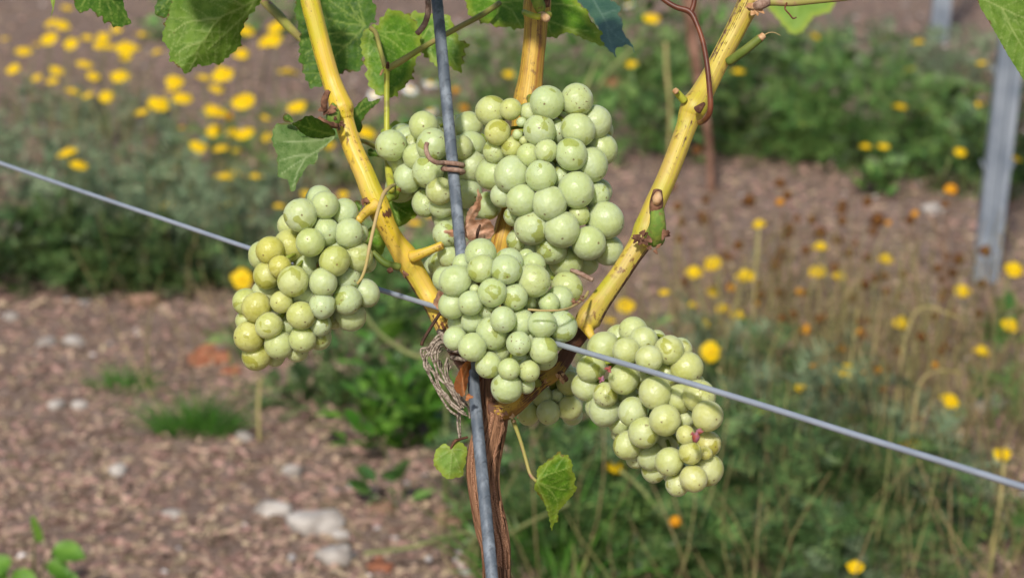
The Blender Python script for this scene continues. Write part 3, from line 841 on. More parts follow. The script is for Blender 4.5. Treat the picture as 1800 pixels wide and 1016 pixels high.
def weed(name, label, px, py, rx, ry, h, n, mat, style, L, seed, group=None, cat='plant'):
    g = G(px, py); root = Vector((g.x, g.y, gz(g.x, g.y)))
    e = empty(name, root); prop(e, label, cat, group)
    clump(e, root, rx, ry, h, n, M[mat], random.Random(seed), style, L)
    return e
GF = 'feathery green clumps behind the vine'
W = [
 ('grey-green feathery clump at the left edge above the wire', 20, 470, .16, .12, .22, 190, 'foli', 'feather', .055),
 ('grey-green feathery clump second from the left edge under the wire', 195, 488, .15, .11, .18, 190, 'foli', 'feather', .055),
 ('grey-green feathery clump nearest the left bunch behind the wire', 340, 495, .13, .10, .15, 150, 'foli', 'feather', .05),
 ('dark low clump at the left edge below the wire', 50, 505, .17, .09, .13, 300, 'foli_dark', 'mixed', .05),
 ('dark low clump below the wire, left of the reddish brown stone', 175, 512, .13, .08, .11, 240, 'foli_dark', 'mixed', .045),
 ('dark low clump above the reddish brown stone', 300, 512, .13, .08, .12, 240, 'foli_dark', 'mixed', .045),
 ('green thicket clump behind the right cane, left end of the thicket', 1120, 275, .18, .14, .22, 156, 'foli_mid', 'mixed', .06),
 ('dark thicket clump directly right of the right cane', 1300, 270, .20, .14, .28, 252, 'foli_dark', 'mixed', .065),
 ('tall dark thicket clump behind the cut green side shoot', 1390, 265, .18, .14, .30, 252, 'foli_dark', 'mixed', .065),
 ('light green thicket clump in the middle of the thicket', 1480, 290, .20, .12, .24, 252, 'foli_mid', 'feather', .06),
 ('light green thicket clump two clumps left of the steel post', 1570, 300, .18, .12, .22, 228, 'foli_mid', 'feather', .06),
 ('dark green thicket clump touching the steel post', 1670, 310, .18, .12, .16, 204, 'foli_dark', 'mixed', .06),
 ('dark green thicket clump right of the steel post at the picture edge', 1790, 345, .14, .12, .24, 156, 'foli_dark', 'mixed', .06),
 ('green clump far behind at the top between bluish leaf and right cane', 1170, 150, .30, .2, .26, 260, 'foli_mid', 'mixed', .07),
 ('green clump behind the middle cane left of the white flowers', 850, 205, .24, .14, .22, 200, 'foli_mid', 'feather', .06),
 ('green clump behind the middle cane under the toothed green leaf', 1020, 195, .26, .14, .24, 260, 'foli_mid', 'feather', .06),
 ('dusty green clump far behind at the top right', 1500, 130, .34, .2, .14, 200, 'foli', 'feather', .06),
 ('dusty green clump far behind near the far steel post', 1700, 150, .3, .2, .12, 160, 'foli', 'feather', .06),
 ('green clump far away at the top left behind the big leaf', 455, 70, .4, .2, .12, 150, 'foli_mid', 'mixed', .07),
 ('dusty green clump behind the rod below the white flowers', 700, 320, .25, .15, .12, 180, 'foli_mid', 'mixed', .05),
 ('green clump behind the gap between left bunch and left cane', 650, 600, .16, .12, .15, 240, 'foli_mid', 'mixed', .05),
 ('bright leafy weed behind the frayed twine', 690, 785, .075, .06, .16, 60, 'foli_bright', 'oval', .040),
 ('bright leafy weed left of the small heart-shaped leaf', 735, 770, .05, .05, .10, 60, 'foli_bright', 'oval', .036),
 ('dark mixed weeds between left bunch and twine', 620, 720, .12, .07, .09, 200, 'foli_dark', 'mixed', .04),
 ('small three-leaved weed on the mulch below the bright weed', 685, 880, .03, .03, .04, 14, 'foli_mid', 'oval', .032),
 ('green weeds filling the ground right of the trunk', 960, 900, .13, .09, .15, 224, 'foli_dark', 'mixed', .045),
 ('deep green weeds under the lower right leaf', 1030, 985, .12, .08, .13, 224, 'foli_dark', 'feather', .05),
 ('deep green weeds below the right bunch', 1160, 950, .12, .08, .14, 204, 'foli_dark', 'mixed', .05),
 ('feathery weeds right of the right bunch tip', 1290, 960, .11, .08, .17, 224, 'foli_dark', 'feather', .045),
 ('blue-green feathery weeds along the bottom edge at right', 1330, 1040, .12, .07, .11, 204, 'foli_dark', 'feather', .04),
 ('feathery weeds under the wire at right of centre', 1420, 950, .11, .08, .15, 204, 'foli_dark', 'feather', .045),
 ('feathery weeds under the yellow dome on the wire', 1540, 960, .10, .08, .12, 176, 'foli_dark', 'feather', .045),
 ('low weeds at the lower right bottom edge', 1500, 1050, .12, .07, .08, 163, 'foli_dark', 'feather', .04),
 ('small green weed on bare mulch before the steel post', 1760, 600, .03, .03, .05, 40, 'foli_mid', 'oval', .03),
 ('sparse feathery weed at mid right behind the daisy stems', 1400, 760, .12, .1, .10, 170, 'foli_dark', 'feather', .045),
 ('sparse feathery weed just right of the right bunch', 1290, 800, .10, .08, .13, 170, 'foli_dark', 'feather', .045),
 ('small green weed on the soil before the thicket', 1540, 345, .04, .04, .05, 40, 'foli_mid', 'oval', .035),
]
for i, (lb, x, y, rx, ry, h, n, mt, stl, L) in enumerate(W):
    weed('weed_clump', lb, x, y, rx, ry, h, n, mt, stl, L, 100 + i, GF)

def tuft(label, px, py, r, L, n, mat, seed, w_=0.003):
    rng = random.Random(seed)
    g = G(px, py); root = Vector((g.x, g.y, gz(g.x, g.y)))
    V = []; F = []
    for _ in range(n):
        a = rng.random() * 6.28; k = rng.random() ** 0.7
        p = root + Vector((math.cos(a) * r * k, math.sin(a) * r * k * 0.7, -0.004))
        d = Vector((math.cos(a) * k * 0.7 + rng.uniform(-.3, .3), math.sin(a) * k * 0.7 + rng.uniform(-.3, .3), 1))
        blade(V, F, p, d, L * rng.uniform(0.6, 1.25), w_ * rng.uniform(0.7, 1.3), rng)
    me = mesh('grass', V, F)
    o = link('grass_tuft', me, None, M[mat], smooth=False)
    return prop(o, label, 'grass', 'grass tufts on the mulch')
tuft('dense dark green grass tuft on the mulch below the left bunch', 345, 755, .055, .075, 380, 'grass', 3, .0022)
tuft('thin olive grass tuft at left above the dense tuft', 215, 680, .05, .05, 150, 'grass', 4, .0022)
tuft('loose grass among the weeds right of the trunk bottom', 990, 1010, .10, .16, 120, 'grass', 5, .005)
tuft('loose grass below the lower right leaf and right bunch', 1090, 930, .12, .15, 120, 'grass', 6, .005)
tuft('sparse grass beside the dense tuft, under the left bunch', 520, 690, .08, .05, 120, 'grass', 7, .0025)
tuft('grass sprouting beside the bright weeds', 720, 690, .10, .10, 130, 'foli_bright' if False else 'grass', 8, .004)

def broad_weed(label, px, py, leaves, seed, mat='foli_bright'):
    """leaves: (px,py,len_px,dirx,diry) near the root"""
    rng = random.Random(seed)
    g = G(px, py); root = Vector((g.x, g.y, gz(g.x, g.y)))
    e = empty('broadleaf_weed', root); prop(e, label, 'plant')
    dg = depth_of(root)
    for (x, y, L, dx, dy) in leaves:
        d = dg - 0.06
        p = P(x, y, d)
        l = L * d / FPX
        d1 = (RGT * dx + Vector((0, -0.3, 0)) + Vector((0, 0, -dy))).normalized()
        V = []; F = []
        # leaf blade: 9x5 grid, pointed oval with a folded midrib
        side = d1.cross(Vector((0, -0.55, 1))).normalized(); up = side.cross(d1)
        if up.z < 0: up = -up
        for i in range(9):
            t = i / 8
            wd = 0.40 * l * math.sin(math.pi * min(1, t * 0.94 + 0.06)) ** 0.75 * (1.15 - 0.45 * t)
            for j in range(5):
                u = (j - 2) / 2
                V.append(p + d1 * l * t + side * wd * u + up * (abs(u) * 0.10 * l - 0.16 * l * t * t))
        for i in range(8):
            for j in range(4):
                a = i * 5 + j; F.append((a, a + 1, a + 6, a + 5))
        link('leaf', mesh('leaf', V, F), e, M[mat])
        V = []; F = []
        stalk(V, F, root + Vector((0, 0, -0.01)), p, 0.0016, Vector((0, 0, 0.01)), 4)
        link('stem', mesh('stem', V, F), e, M['gstem'])
broad_weed('broad-leaved bright green weed in the lower left corner', 60, 1035, [(20, 985, 60, -0.7, 0.3), (60, 950, 60, 0.15, -0.8), (95, 965, 62, 0.9, 0.1), (85, 990, 48, 0.9, 0.4), (35, 1000, 60, 0.2, 0.5), (100, 1010, 50, 0.8, 0.3), (10, 1000, 55, -0.4, 0.6)], 1)
broad_weed('dark broad-leaved weed sprouting behind the lower right leaf', 1010, 870, [(990, 800, 80, -0.2, -0.8), (1010, 800, 90, 0.5, -0.9), (1020, 830, 70, 0.9, -0.1), (985, 840, 60, -0.8, 0.1)], 2, 'grass')

def dry_stalk(label, pts, r=0.0018, mat='straw', name='dry_stalk'):
    """pts: (px,py,depth); the last point is driven into the ground"""
    q = [P(*t) for t in pts]
    rp = [(p.x, p.y, p.z, r) for p in q]
    l = q[-1]
    rp.append((l.x, l.y + 0.005, gz(l.x, l.y) - 0.02, r * 1.2))
    o = link(name, tube('stalk', rp, seg=6, sub=5, pt=True), None, M[mat])
    prop(o, label, 'stalk', 'dry stalks among the flowers')
dry_stalk('pale straw stalk hanging down right of the right bunch', [(1262,648,2.55),(1276,700,2.55),(1284,800,2.5),(1302,900,2.5)], 0.00196)
dry_stalk('thick pale green stalk arching below the right bunch tip', [(1090,826,2.4),(1130,862,2.4),(1180,930,2.38),(1235,1000,2.36)], 0.00224, 'gstem')
dry_stalk('reddish arched stalk under the wire at right', [(1560,848,2.5),(1500,824,2.5),(1420,834,2.5),(1330,880,2.48),(1240,930,2.45)], 0.00154, 'bstem')
dry_stalk('orange-brown upright stalk left of the steel post', [(1636,378,3.2),(1655,430,3.2),(1668,500,3.2),(1684,570,3.2)], 0.00196, 'bstem')
dry_stalk('hooked straw stalk at far right above the wire', [(1690,655,2.7),(1650,652,2.7),(1618,672,2.7),(1606,740,2.7),(1602,840,2.65)], 0.00175)
dry_stalk('straight straw stalk crossing the wire near the right edge', [(1765,812,2.4),(1758,880,2.4),(1745,960,2.38)], 0.00210)
dry_stalk('leaning green stalk behind the frayed twine', [(640,552,2.6),(672,590,2.6),(720,622,2.6),(780,660,2.6)], 0.00294, 'gstem')
dry_stalk('short white straw stub below the left bunch', [(457,668,2.9),(455,700,2.9),(454,722,2.9)], 0.00245)
dry_stalk('green grass stalk lying low left of the trunk', [(640,972,2.42),(720,962,2.42),(830,938,2.42)], 0.00224, 'gstem')
dry_stalk('pale grass stalk crossing behind the trunk to the right', [(1000,885,2.3),(930,918,2.35),(890,940,2.38),(830,952,2.42)], 0.00238, 'gstem')
dry_stalk('tall straw stem right of the middle cane background', [(1170,75,4.6),(1172,130,4.6),(1178,200,4.6)], .004)
dry_stalk('pale leaning stem behind the top toothed leaf', [(1130,70,4.9),(1060,140,4.9),(1040,200,4.9)], .006, 'gstem')
dry_stalk('pale stem leaning right below the bluish leaf', [(1060,90,4.8),(1040,130,4.8),(1020,200,4.8)], .006, 'gstem')
dry_stalk('dry straw stem beside the mid right daisies', [(1508,540,2.9),(1500,600,2.9),(1490,700,2.85)], 0.00154)
dry_stalk('faded stem just left of the squarish yellow bloom', [(1335,400,3.0),(1328,480,3.0),(1322,600,3.0)], 0.00154)
dry_stalk('pale curved stem near the lower right corner', [(1690,560,2.8),(1620,540,2.8),(1590,600,2.8),(1580,690,2.75)], 0.00154)

def fallen_leaf(label, px, py, wpx, hpx, seed):
    g = G(px, py); d = depth_of(g); s = wpx * d / FPX * 0.5
    V = []; F = []; n = 18
    V.append(Vector((0, 0, 0.25 * s)))
    for k in range(n):
        a = 2 * math.pi * k / n
        r = s * (0.75 + 0.3 * abs(math.sin(a * 2.5 + seed)) + 0.1 * noise.noise((k, seed, 0)))
        V.append(Vector((r * math.cos(a), r * math.sin(a) * 0.8, s * (0.1 + 0.45 * noise.noise((math.cos(a) * 1.3, math.sin(a) * 1.3, seed * 2.1)) + 0.30 * math.sin(a)))))
    for k in range(n): F.append((0, 1 + k, 1 + (k + 1) % n))
    o = link('fallen_leaf', mesh('fallen', V, F), None, M['fallen'])
    o.location = (g.x, g.y, gz(g.x, g.y) + 0.10 * s)
    prop(o, label, 'leaf', 'fallen dead leaves on the ground')
fallen_leaf('large reddish dead leaf on the soil below the left bunch', 365, 635, 80, 40, 1)
fallen_leaf('small reddish dead leaf right of the large reddish dead leaf', 405, 655, 40, 24, 2)
fallen_leaf('orange dead leaf among the bright weeds by the twine', 715, 705, 50, 40, 3)
fallen_leaf('dark red dead leaf on the mulch at the lower edge', 668, 1000, 50, 26, 4)
fallen_leaf('rust dead leaf low in the thicket at the top centre', 1085, 152, 60, 24, 5)
fallen_leaf('brown dead leaf on soil behind the middle cane', 705, 330, 40, 24, 6)

# ------------------------------------------------------------------ steel posts and the neighbouring vine
def post(label, base_px, top_px, width, topz):
    g = G(*base_px); d = depth_of(g)
    tp = P(top_px[0], top_px[1], d)
    axis = tp - g; axis.y *= 0.3
    lean = Vector((axis.x / max(axis.z, 1e-3), 0.0, 1.0))
    e = empty('steel_post', Vector((g.x, g.y, gz(g.x, g.y))))
    prop(e, label, 'post', 'galvanised steel vineyard posts')
    w2 = width / 2; t = 0.003; dp = width * 0.62
    # hat profile with a central groove facing the camera (x across, y depth)
    prof = [(-w2, 0), (-w2 * 0.42, 0), (-w2 * 0.30, 0.010), (w2 * 0.12, 0.010), (w2 * 0.24, 0), (w2, 0), (w2, dp), (w2 * 0.70, dp), (w2 * 0.70, dp - t), (w2 - t, dp - t), (w2 - t, t),
            (w2 * 0.24, t), (w2 * 0.12, 0.010 + t), (-w2 * 0.30, 0.010 + t), (-w2 * 0.42, t), (-w2 + t, t), (-w2 + t, dp - t), (-w2 * 0.70, dp - t), (-w2 * 0.70, dp), (-w2, dp)]
    V = []; F = []; n = len(prof)
    for z in (-0.25, topz):
        for (x, y) in prof: V.append(Vector((g.x + x, g.y + y, 0)) + lean * z)
    for k in range(n): F.append((k, (k + 1) % n, n + (k + 1) % n, n + k))
    F.append(tuple(range(n))[::-1]); F.append(tuple(range(n, 2 * n)))
    link('profile', mesh('post', V, F), e, M['post'], smooth=False)
    # wire hooks punched out of the flanges
    for i in range(9):
        z = 0.2 + i * 0.17
        if z > topz - 0.05: break
        for sg in (-1, 1):
            c = Vector((g.x + sg * (w2 + 0.001), g.y + dp * 0.5, 0)) + lean * z
            hv = [c + Vector((0, -0.008, 0)), c + Vector((0, 0.008, 0)), c + Vector((sg * 0.008, 0.006, 0.018)), c + Vector((sg * 0.008, -0.006, 0.018)),
                  c + Vector((0, -0.008, 0.004)), c + Vector((0, 0.008, 0.004)), c + Vector((sg * 0.006, 0.006, 0.021)), c + Vector((sg * 0.006, -0.006, 0.021))]
            link('hook', mesh('hook', hv, [(0, 1, 2, 3), (7, 6, 5, 4), (0, 4, 5, 1), (1, 5, 6, 2), (2, 6, 7, 3), (3, 7, 4, 0)]), e, M['post'], smooth=False)
post('near galvanised steel post with a groove at the right edge', (1733, 496), (1757, 60), 0.043, 1.75)
post('distant galvanised steel post at the top right', (1650, 76), (1654, 0), 0.058, 1.75)

def far_vine():
    g = G(1252, 345); d = depth_of(g)
    root = Vector((g.x, g.y, 0))
    e = empty('neighbour_vine', root)
    prop(e, 'thin blurred reddish vine trunk behind the right cane', 'vine')
    pts = []
    for (x, y, hw) in ((1252, 352, 7.5), (1249, 300, 7), (1242, 220, 7.5), (1228, 140, 9), (1217, 60, 11), (1213, 0, 13), (1214, -120, 12)):
        p = P(x, y, d); p.y = g.y
        k = (g.y) / max((P(x, y, 1.0) - CAMP).y, 1e-6)
        p = CAMP + (P(x, y, 1.0) - CAMP) * k
        pts.append((p.x, p.y, p.z, hw * d / FPX))
    pts[0] = (g.x, g.y, -0.03, 11 * d / FPX)
    link('trunk', tube('t', pts, seg=10, sub=5, rfn=lambda th, s: 1 + 0.15 * noise.noise((math.cos(th) * 2, math.sin(th) * 2, s * 20))), e, M['old_trunk'])
far_vine()
# ================================================================== THE VINE IN FRONT
def wire_z(x):
    return 0.963 / (0.714 + 0.000311 * x)

def rod_d(y):
    t = y / 1016.0
    return 1.0 / (1 / 1.03 * (1 - t) + 1 / 0.93 * t)
def rod_x(y):
    return 768 + (865 - 768) * y / 1016.0

def rod():
    """metal training rod with oblique ribs, driven into the ground"""
    a = P(rod_x(-140), -140, rod_d(-140)); b = P(rod_x(1016), 1016, rod_d(1016))
    dirv = (b - a).normalized()
    k = (b.z + 0.12) / -dirv.z
    c = b + dirv * k
    L = (c - a).length
    S = list(np.arange(0, 0.36, 0.00026)) + list(np.linspace(0.361, L, 60))
    n = len(S) - 1
    r0 = 0.00278
    V = []; F = []; RB = []; seg = 20
    cv = -FWD; e1 = dirv.cross(cv).normalized(); e2 = e1.cross(dirv)
    if e2.dot(cv) < 0: e2 = -e2
    if e1.x < 0: e1 = -e1
    for i in range(n + 1):
        s = float(S[i])
        for j in range(seg):
            th = 2 * math.pi * j / seg - math.pi / 2
            # crescent ribs on both faces, fading out at the seams
            ph = (s + 0.0026 * math.cos(th - 0.3) + 0.0014 * math.sin(th)) / 0.0080
            f = ph - math.floor(ph)
            rib = max(0.0, 1 - abs(f - 0.5) / 0.10)
            rr = r0 * (1 + 0.05 * min(1, rib * 1.6) * abs(math.cos(th * 1.0 - 0.5)) ** 0.5 + 0.015 * noise.noise((math.cos(th) * 2, math.sin(th) * 2, s * 60)))
            V.append(a + dirv * s + (e1 * math.cos(th) + e2 * math.sin(th)) * rr)
            g_ = max(0.0, 1 - abs(f - 0.63) / 0.07) * (0.35 + 0.65 * abs(math.cos(th - 0.5))) * (0.55 + 0.9 * noise.noise((s * 130, th, 3.3)))
            RB.append(max(0.0, min(1.0, g_)) if s < 0.36 else 0.0)
    for i in range(n):
        for j in range(seg):
            F.append((i * seg + j, i * seg + (j + 1) % seg, (i + 1) * seg + (j + 1) % seg, (i + 1) * seg + j))
    F.append(tuple(range(seg))); F.append(tuple(range(n * seg, n * seg + seg))[::-1])
    o = link('training_rod', mesh('rod', V, F, None, {'rib': RB}), None, M['rebar'])
    prop(o, 'ribbed blue-grey metal rod running down through the grapes in front of the trunk', 'rod')
rod()

def wire():
    px = [(-420, 143), (-200, 218), (0, 287), (130, 332), (260, 376), (440, 437), (560, 475), (660, 507), (765, 539), (870, 571), (978, 604), (1110, 643), (1250, 685), (1380, 725), (1500, 763), (1650, 809), (1800, 856), (1950, 902), (2100, 948)]
    pts = []
    for x, y in px:
        p = P(x, y, wire_z(x)); pts.append((p.x, p.y, p.z, 0.00133))
    o = link('trellis_wire', tube('wire', pts, seg=10, sub=6), None, M['wire'])
    prop(o, 'taut galvanised trellis wire crossing the picture from left to lower right', 'wire')
wire()

VROOT = P(874, 1016, 0.955)
VROOT = Vector((VROOT.x, VROOT.y + 0.02, 0.0))
vine = empty('grapevine', VROOT)
prop(vine, 'grapevine with brown shaggy trunk, three yellow canes and toothed green leaves', 'vine')

def nod(y0, amp, wd):
    return lambda s: amp * math.exp(-((s - y0) / wd) ** 2)

# ---- trunk
def trunk():
    px = [(862, 640, 0.992, 20), (863, 690, 0.982, 24), (866, 735, 0.976, 28), (856, 780, 0.974, 33), (850, 830, 0.972, 32), (855, 880, 0.970, 29), (866, 930, 0.969, 30), (873, 965, 0.969, 28), (874, 1016, 0.970, 27), (876, 1100, 0.972, 28)]
    px = [(t[0], t[1], t[2], t[3] * 0.86) for t in px]
    pts = []
    for t in px:
        p = P(t[0], t[1], t[2]); pts.append((p.x, p.y, p.z, t[3] * t[2] / FPX))
    l = pts[-1]
    pts += [(l[0] + 0.004, l[1] + 0.015, l[2] * 0.55, 0.0085), (VROOT.x, VROOT.y, -0.04, 0.011)]
    def rfn(th, s):
        # two main lobes with a deep crease, plus fibrous ridges
        lobe = -0.14 * math.exp(-((th - math.pi / 2 - 0.25) / 0.28) ** 2)
        f = noise.noise((math.cos(th) * 3.2, math.sin(th) * 3.2, s * 9))
        g = noise.noise((math.cos(th) * 9, math.sin(th) * 9, s * 22 + 5))
        h = noise.noise((math.cos(th) * 22, math.sin(th) * 22, s * 45 + 9))
        return 1 + lobe + 0.18 * f + 0.13 * g + 0.09 * h
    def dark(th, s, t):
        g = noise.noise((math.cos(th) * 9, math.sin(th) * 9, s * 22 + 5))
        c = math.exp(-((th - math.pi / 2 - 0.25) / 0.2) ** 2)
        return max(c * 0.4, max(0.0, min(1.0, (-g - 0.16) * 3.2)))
    link('trunk', tube('trunk', pts, seg=72, sub=22, rfn=rfn, extra=dark), vine, M['bark'])
    rng = random.Random(4)
    # peeling bark strips
    for i in range(44):
        side = rng.uniform(-0.95, 0.95)
        y0 = rng.uniform(680, 985); y1 = y0 + rng.uniform(22, 110)
        V = []; F = []; UV = []
        n = 12; hw = rng.uniform(1.2, 3.8); lift = rng.uniform(0.5, 7.0) * (1 if rng.random() < 0.5 else 0.4); ph = rng.random() * 6
        for k in range(n + 1):
            t = k / n; y = y0 + (y1 - y0) * t
            cx = np.interp(y, [q[1] for q in px], [q[0] for q in px]); d = np.interp(y, [q[1] for q in px], [q[2] for q in px]); hwid = np.interp(y, [q[1] for q in px], [q[3] for q in px])
            x = cx + side * hwid * 1.0 + 1.5 * math.sin(t * 4 + ph)
            front = math.sqrt(max(0.0, 1 - side * side)) * hwid
            bend = lift * (abs(t - 0.5) * 2) ** 3
            w_ = hw * (1 - 0.7 * (abs(t - 0.5) * 2) ** 2)
            for sg in (-1, 1):
                for zz in (0, 1.2):
                    V.append(P(x + sg * w_ + (bend if side > 0 else -bend), y, d - (front + 1.5 + zz + bend * 0.6 + sg * side * -0.6) * d / FPX)); UV.append((sg * 0.1 + i, t))
        for k in range(n):
            b = 4 * k
            F += [(b + 1, b + 3, b + 7, b + 5), (b, b + 4, b + 6, b + 2), (b, b + 1, b + 5, b + 4), (b + 2, b + 6, b + 7, b + 3)]
        link('bark_strip', mesh('strip', V, F, UV), vine, M['strip'])
trunk()

# ---- canes
def cane(name, pts, mat, seg=28, sub=10, extra=None, rough=0.03, flute=0.02):
    def rfn(th, s):
        return 1 + flute * math.sin(th * 9 + 3 * noise.noise((s * 20, 0, 0))) + rough * noise.noise((math.cos(th) * 2, math.sin(th) * 2, s * 35))
    return link(name, pxtube(pts, seg=seg, sub=sub, rfn=rfn, extra=extra), vine, M[mat])

left_cane = cane('cane', [(536, -70, 1.03, 17), (545, 0, 1.03, 17), (556, 45, 1.03, 16.5), (569, 95, 1.03, 16.5), (582, 140, 1.03, 16.5), (594, 172, 1.028, 18), (600, 190, 1.027, 21.5), (603, 203, 1.027, 19, 0.3), (606, 216, 1.027, 17.5, 0.15), (620, 260, 1.025, 17.5), (640, 305, 1.022, 18), (652, 335, 1.02, 19), (661, 355, 1.02, 21), (670, 376, 1.02, 19.5, 0.1), (682, 402, 1.022, 17), (697, 428, 1.025, 18), (712, 450, 1.027, 21.5), (721, 466, 1.028, 21, 0.1), (731, 482, 1.029, 19, 0.1), (750, 514, 1.029, 18, 0.15), (766, 540, 1.026, 18.5, 0.2), (779, 562, 1.020, 20, 0.4), (796, 592, 1.010, 21, 0.6), (820, 630, 0.997, 22, 0.9), (846, 665, 0.985, 22, 1.0)], 'cane',
     extra=lambda th, s, t: (0.85 * math.exp(-((t - 0.545) / 0.012) ** 2) * (1.0 if abs(th - 0.9) < 0.55 else 0.0) + (0.75 if (abs(th - 2.9) < 0.42 and 0.735 < t < 0.86) else 0.0)
                             + (0.55 if (abs(th - 2.4) < 0.35 and 0.30 < t < 0.35) else 0.0) + (0.30 if abs(th - 2.75) < 0.35 and t < 0.26 else 0.0)))
mid_cane = cane('cane', [(948, -70, 1.05, 22), (945, -10, 1.05, 23), (943, 20, 1.05, 24), (942, 38, 1.05, 20.5), (940, 75, 1.05, 20), (936, 110, 1.05, 20), (932, 145, 1.05, 21.5), (929, 168, 1.05, 24), (926, 190, 1.05, 24), (918, 240, 1.052, 20), (906, 310, 1.052, 19), (896, 370, 1.05, 18.5), (889, 400, 1.048, 19), (881, 435, 1.045, 20), (872, 490, 1.035, 20), (864, 560, 1.018, 21, 0.4), (858, 620, 1.0, 22, 0.8), (858, 665, 0.988, 22, 1.0)], 'cane_orange', flute=0.035,
     extra=lambda th, s, t: 0.45 if (math.cos(th) > 0.35 and t > 0.60) else (0.35 if math.cos(th) < -0.8 else 0.0))
right_cane = cane('cane', [(1352, -70, 1.0, 19), (1322, -8, 1.0, 21, 0.3), (1314, 10, 1.0, 20, 0.25), (1302, 34, 1.0, 18.5, 0.15), (1288, 62, 1.0, 18), (1270, 96, 0.998, 17.5), (1250, 136, 0.995, 18), (1232, 168, 0.992, 20), (1220, 188, 0.99, 23.5), (1213, 204, 0.99, 21), (1206, 224, 0.989, 18), (1189, 270, 0.986, 17.5), (1170, 318, 0.983, 17.5), (1153, 355, 0.981, 18), (1144, 380, 0.98, 20), (1136, 403, 0.979, 22.5), (1127, 424, 0.978, 20, 0.3), (1110, 450, 0.976, 18), (1092, 478, 0.974, 17.5), (1072, 506, 0.972, 18), (1052, 534, 0.970, 19.5), (1040, 552, 0.968, 22), (1032, 566, 0.967, 22), (1029, 578, 0.967, 15)], 'cane_olive',
     extra=lambda th, s, t: (0.62 if (abs(th - 0.35) < 0.38 and 0.70 < t < 0.93) else 0.0) + (0.42 if (abs(th - 2.3) < 0.6 and t < 0.24) else 0.0) + (0.4 if (abs(th - 1.2) < 0.16 and 0.42 < t < 0.47) else 0.0))
arm = cane('arm', [(1036, 568, 0.985, 11, 0.9), (1020, 590, 0.985, 12.5, 0.9), (1004, 608, 0.985, 13.5, 0.9), (992, 630, 0.984, 13.5, 0.85), (980, 646, 0.982, 15, 0.5), (966, 658, 0.980, 17, 0.15), (952, 668, 0.979, 16, 0.5), (936, 684, 0.977, 15, 0.6), (920, 698, 0.975, 16, 0.5), (902, 711, 0.974, 18, 0.15), (886, 719, 0.974, 19, 0.35), (864, 722, 0.976, 20, 1.0)], 'arm', rough=0.12, flute=0.03)

# ---- nodes, buds, stubs
def bud_mesh(c, ax, L, r, seg=12, n=7, bulge=1.0, tip=0.15):
    ax = ax.normalized()
    pts = []
    for k in range(n + 1):
        t = k / n
        rr = r * (math.sin(math.pi * (0.18 + 0.74 * t)) ** 0.8 * bulge + 0.0) * (1 - (1 - tip) * max(0, t - 0.6) / 0.4 * 0.6)
        p = c + ax * L * t
        pts.append((p.x, p.y, p.z, max(rr, r * 0.1)))
    return tube('bud', pts, seg=seg, sub=2, pt=True, rfn=lambda th, s: 1 + 0.12 * noise.noise((math.cos(th) * 2, math.sin(th) * 2, s * 300)))

def pv(dx, dy, dz=0.0):
    """direction from image right / image down / toward the camera"""
    return RGT * dx - UPV * dy - FWD * dz

def stub(name, a, b_, h0, h1, mat, parent, mid=None, brown=0.0, seg=12):
    pts = [(a[0], a[1], a[2], h0, brown)]
    if mid: pts.append(mid)
    else: pts.append(((a[0] + b_[0]) / 2, (a[1] + b_[1]) / 2, (a[2] + b_[2]) / 2, (h0 + h1) / 2, brown))
    pts.append((b_[0], b_[1], b_[2], h1, brown))
    return link(name, pxtube(pts, seg=seg, sub=6, rfn=lambda th, s: 1 + 0.05 * noise.noise((math.cos(th) * 2, math.sin(th) * 2, s * 120))), parent, M[mat])

def scales(parent, x, y, d, n, spread, size, seed, mat='scale'):
    """dry bud scales: small curled flakes"""
    rng = random.Random(seed)
    for _ in range(n):
        a = rng.random() * 6.28; k = spread * math.sqrt(rng.random())
        c = P(x + math.cos(a) * k, y + math.sin(a) * k, d - rng.uniform(0.0, 0.0015))
        ax = (pv(math.cos(a) + rng.uniform(-.5, .5), math.sin(a) + rng.uniform(-.5, .5), rng.uniform(0.1, 0.8))).normalized()
        sd = ax.cross(FWD).normalized(); up = sd.cross(ax)
        L = 0.62 * size * d / FPX * rng.uniform(0.6, 1.3); w_ = L * rng.uniform(0.3, 0.55)
        V = []; F = []
        for i in range(4):
            t = i / 3
            for sg in (-1, 0, 1):
                for zz in (0, 0.00025):
                    V.append(c + ax * L * (t - 0.35) + sd * sg * w_ * (1 - 0.75 * t * t) + up * (zz + 0.25 * L * t * t - abs(sg) * 0.12 * L))
        for i in range(3):
            for j in range(2):
                b = i * 6 + j * 2
                F += [(b, b + 2, b + 8, b + 6), (b + 1, b + 7, b + 9, b + 3)]
            b = i * 6
            F += [(b, b + 6, b + 7, b + 1), (b + 4, b + 5, b + 11, b + 10)]
        link('bud_scale', mesh('scale', V, F), parent, M[mat])

# left cane node: green bud with dry scales
link('bud', bud_mesh(P(587, 221, 1.016), pv(-0.05, -1, 0.05), 40 / FPX, 13.5 / FPX), left_cane, M['bud_green'])
stub('leaf_scar', (592, 222, 1.012), (560, 208, 1.008), 5, 4.5, 'scale', left_cane, (576, 218, 1.008, 5))
stub('dry_stipule', (571, 195, 1.012), (577, 160, 1.010), 5, 5, 'scale', left_cane, (570, 178, 1.010, 6))
scales(left_cane, 575, 192, 1.012, 9, 10, 16, 11)
scales(left_cane, 592, 216, 1.013, 8, 10, 14, 12)
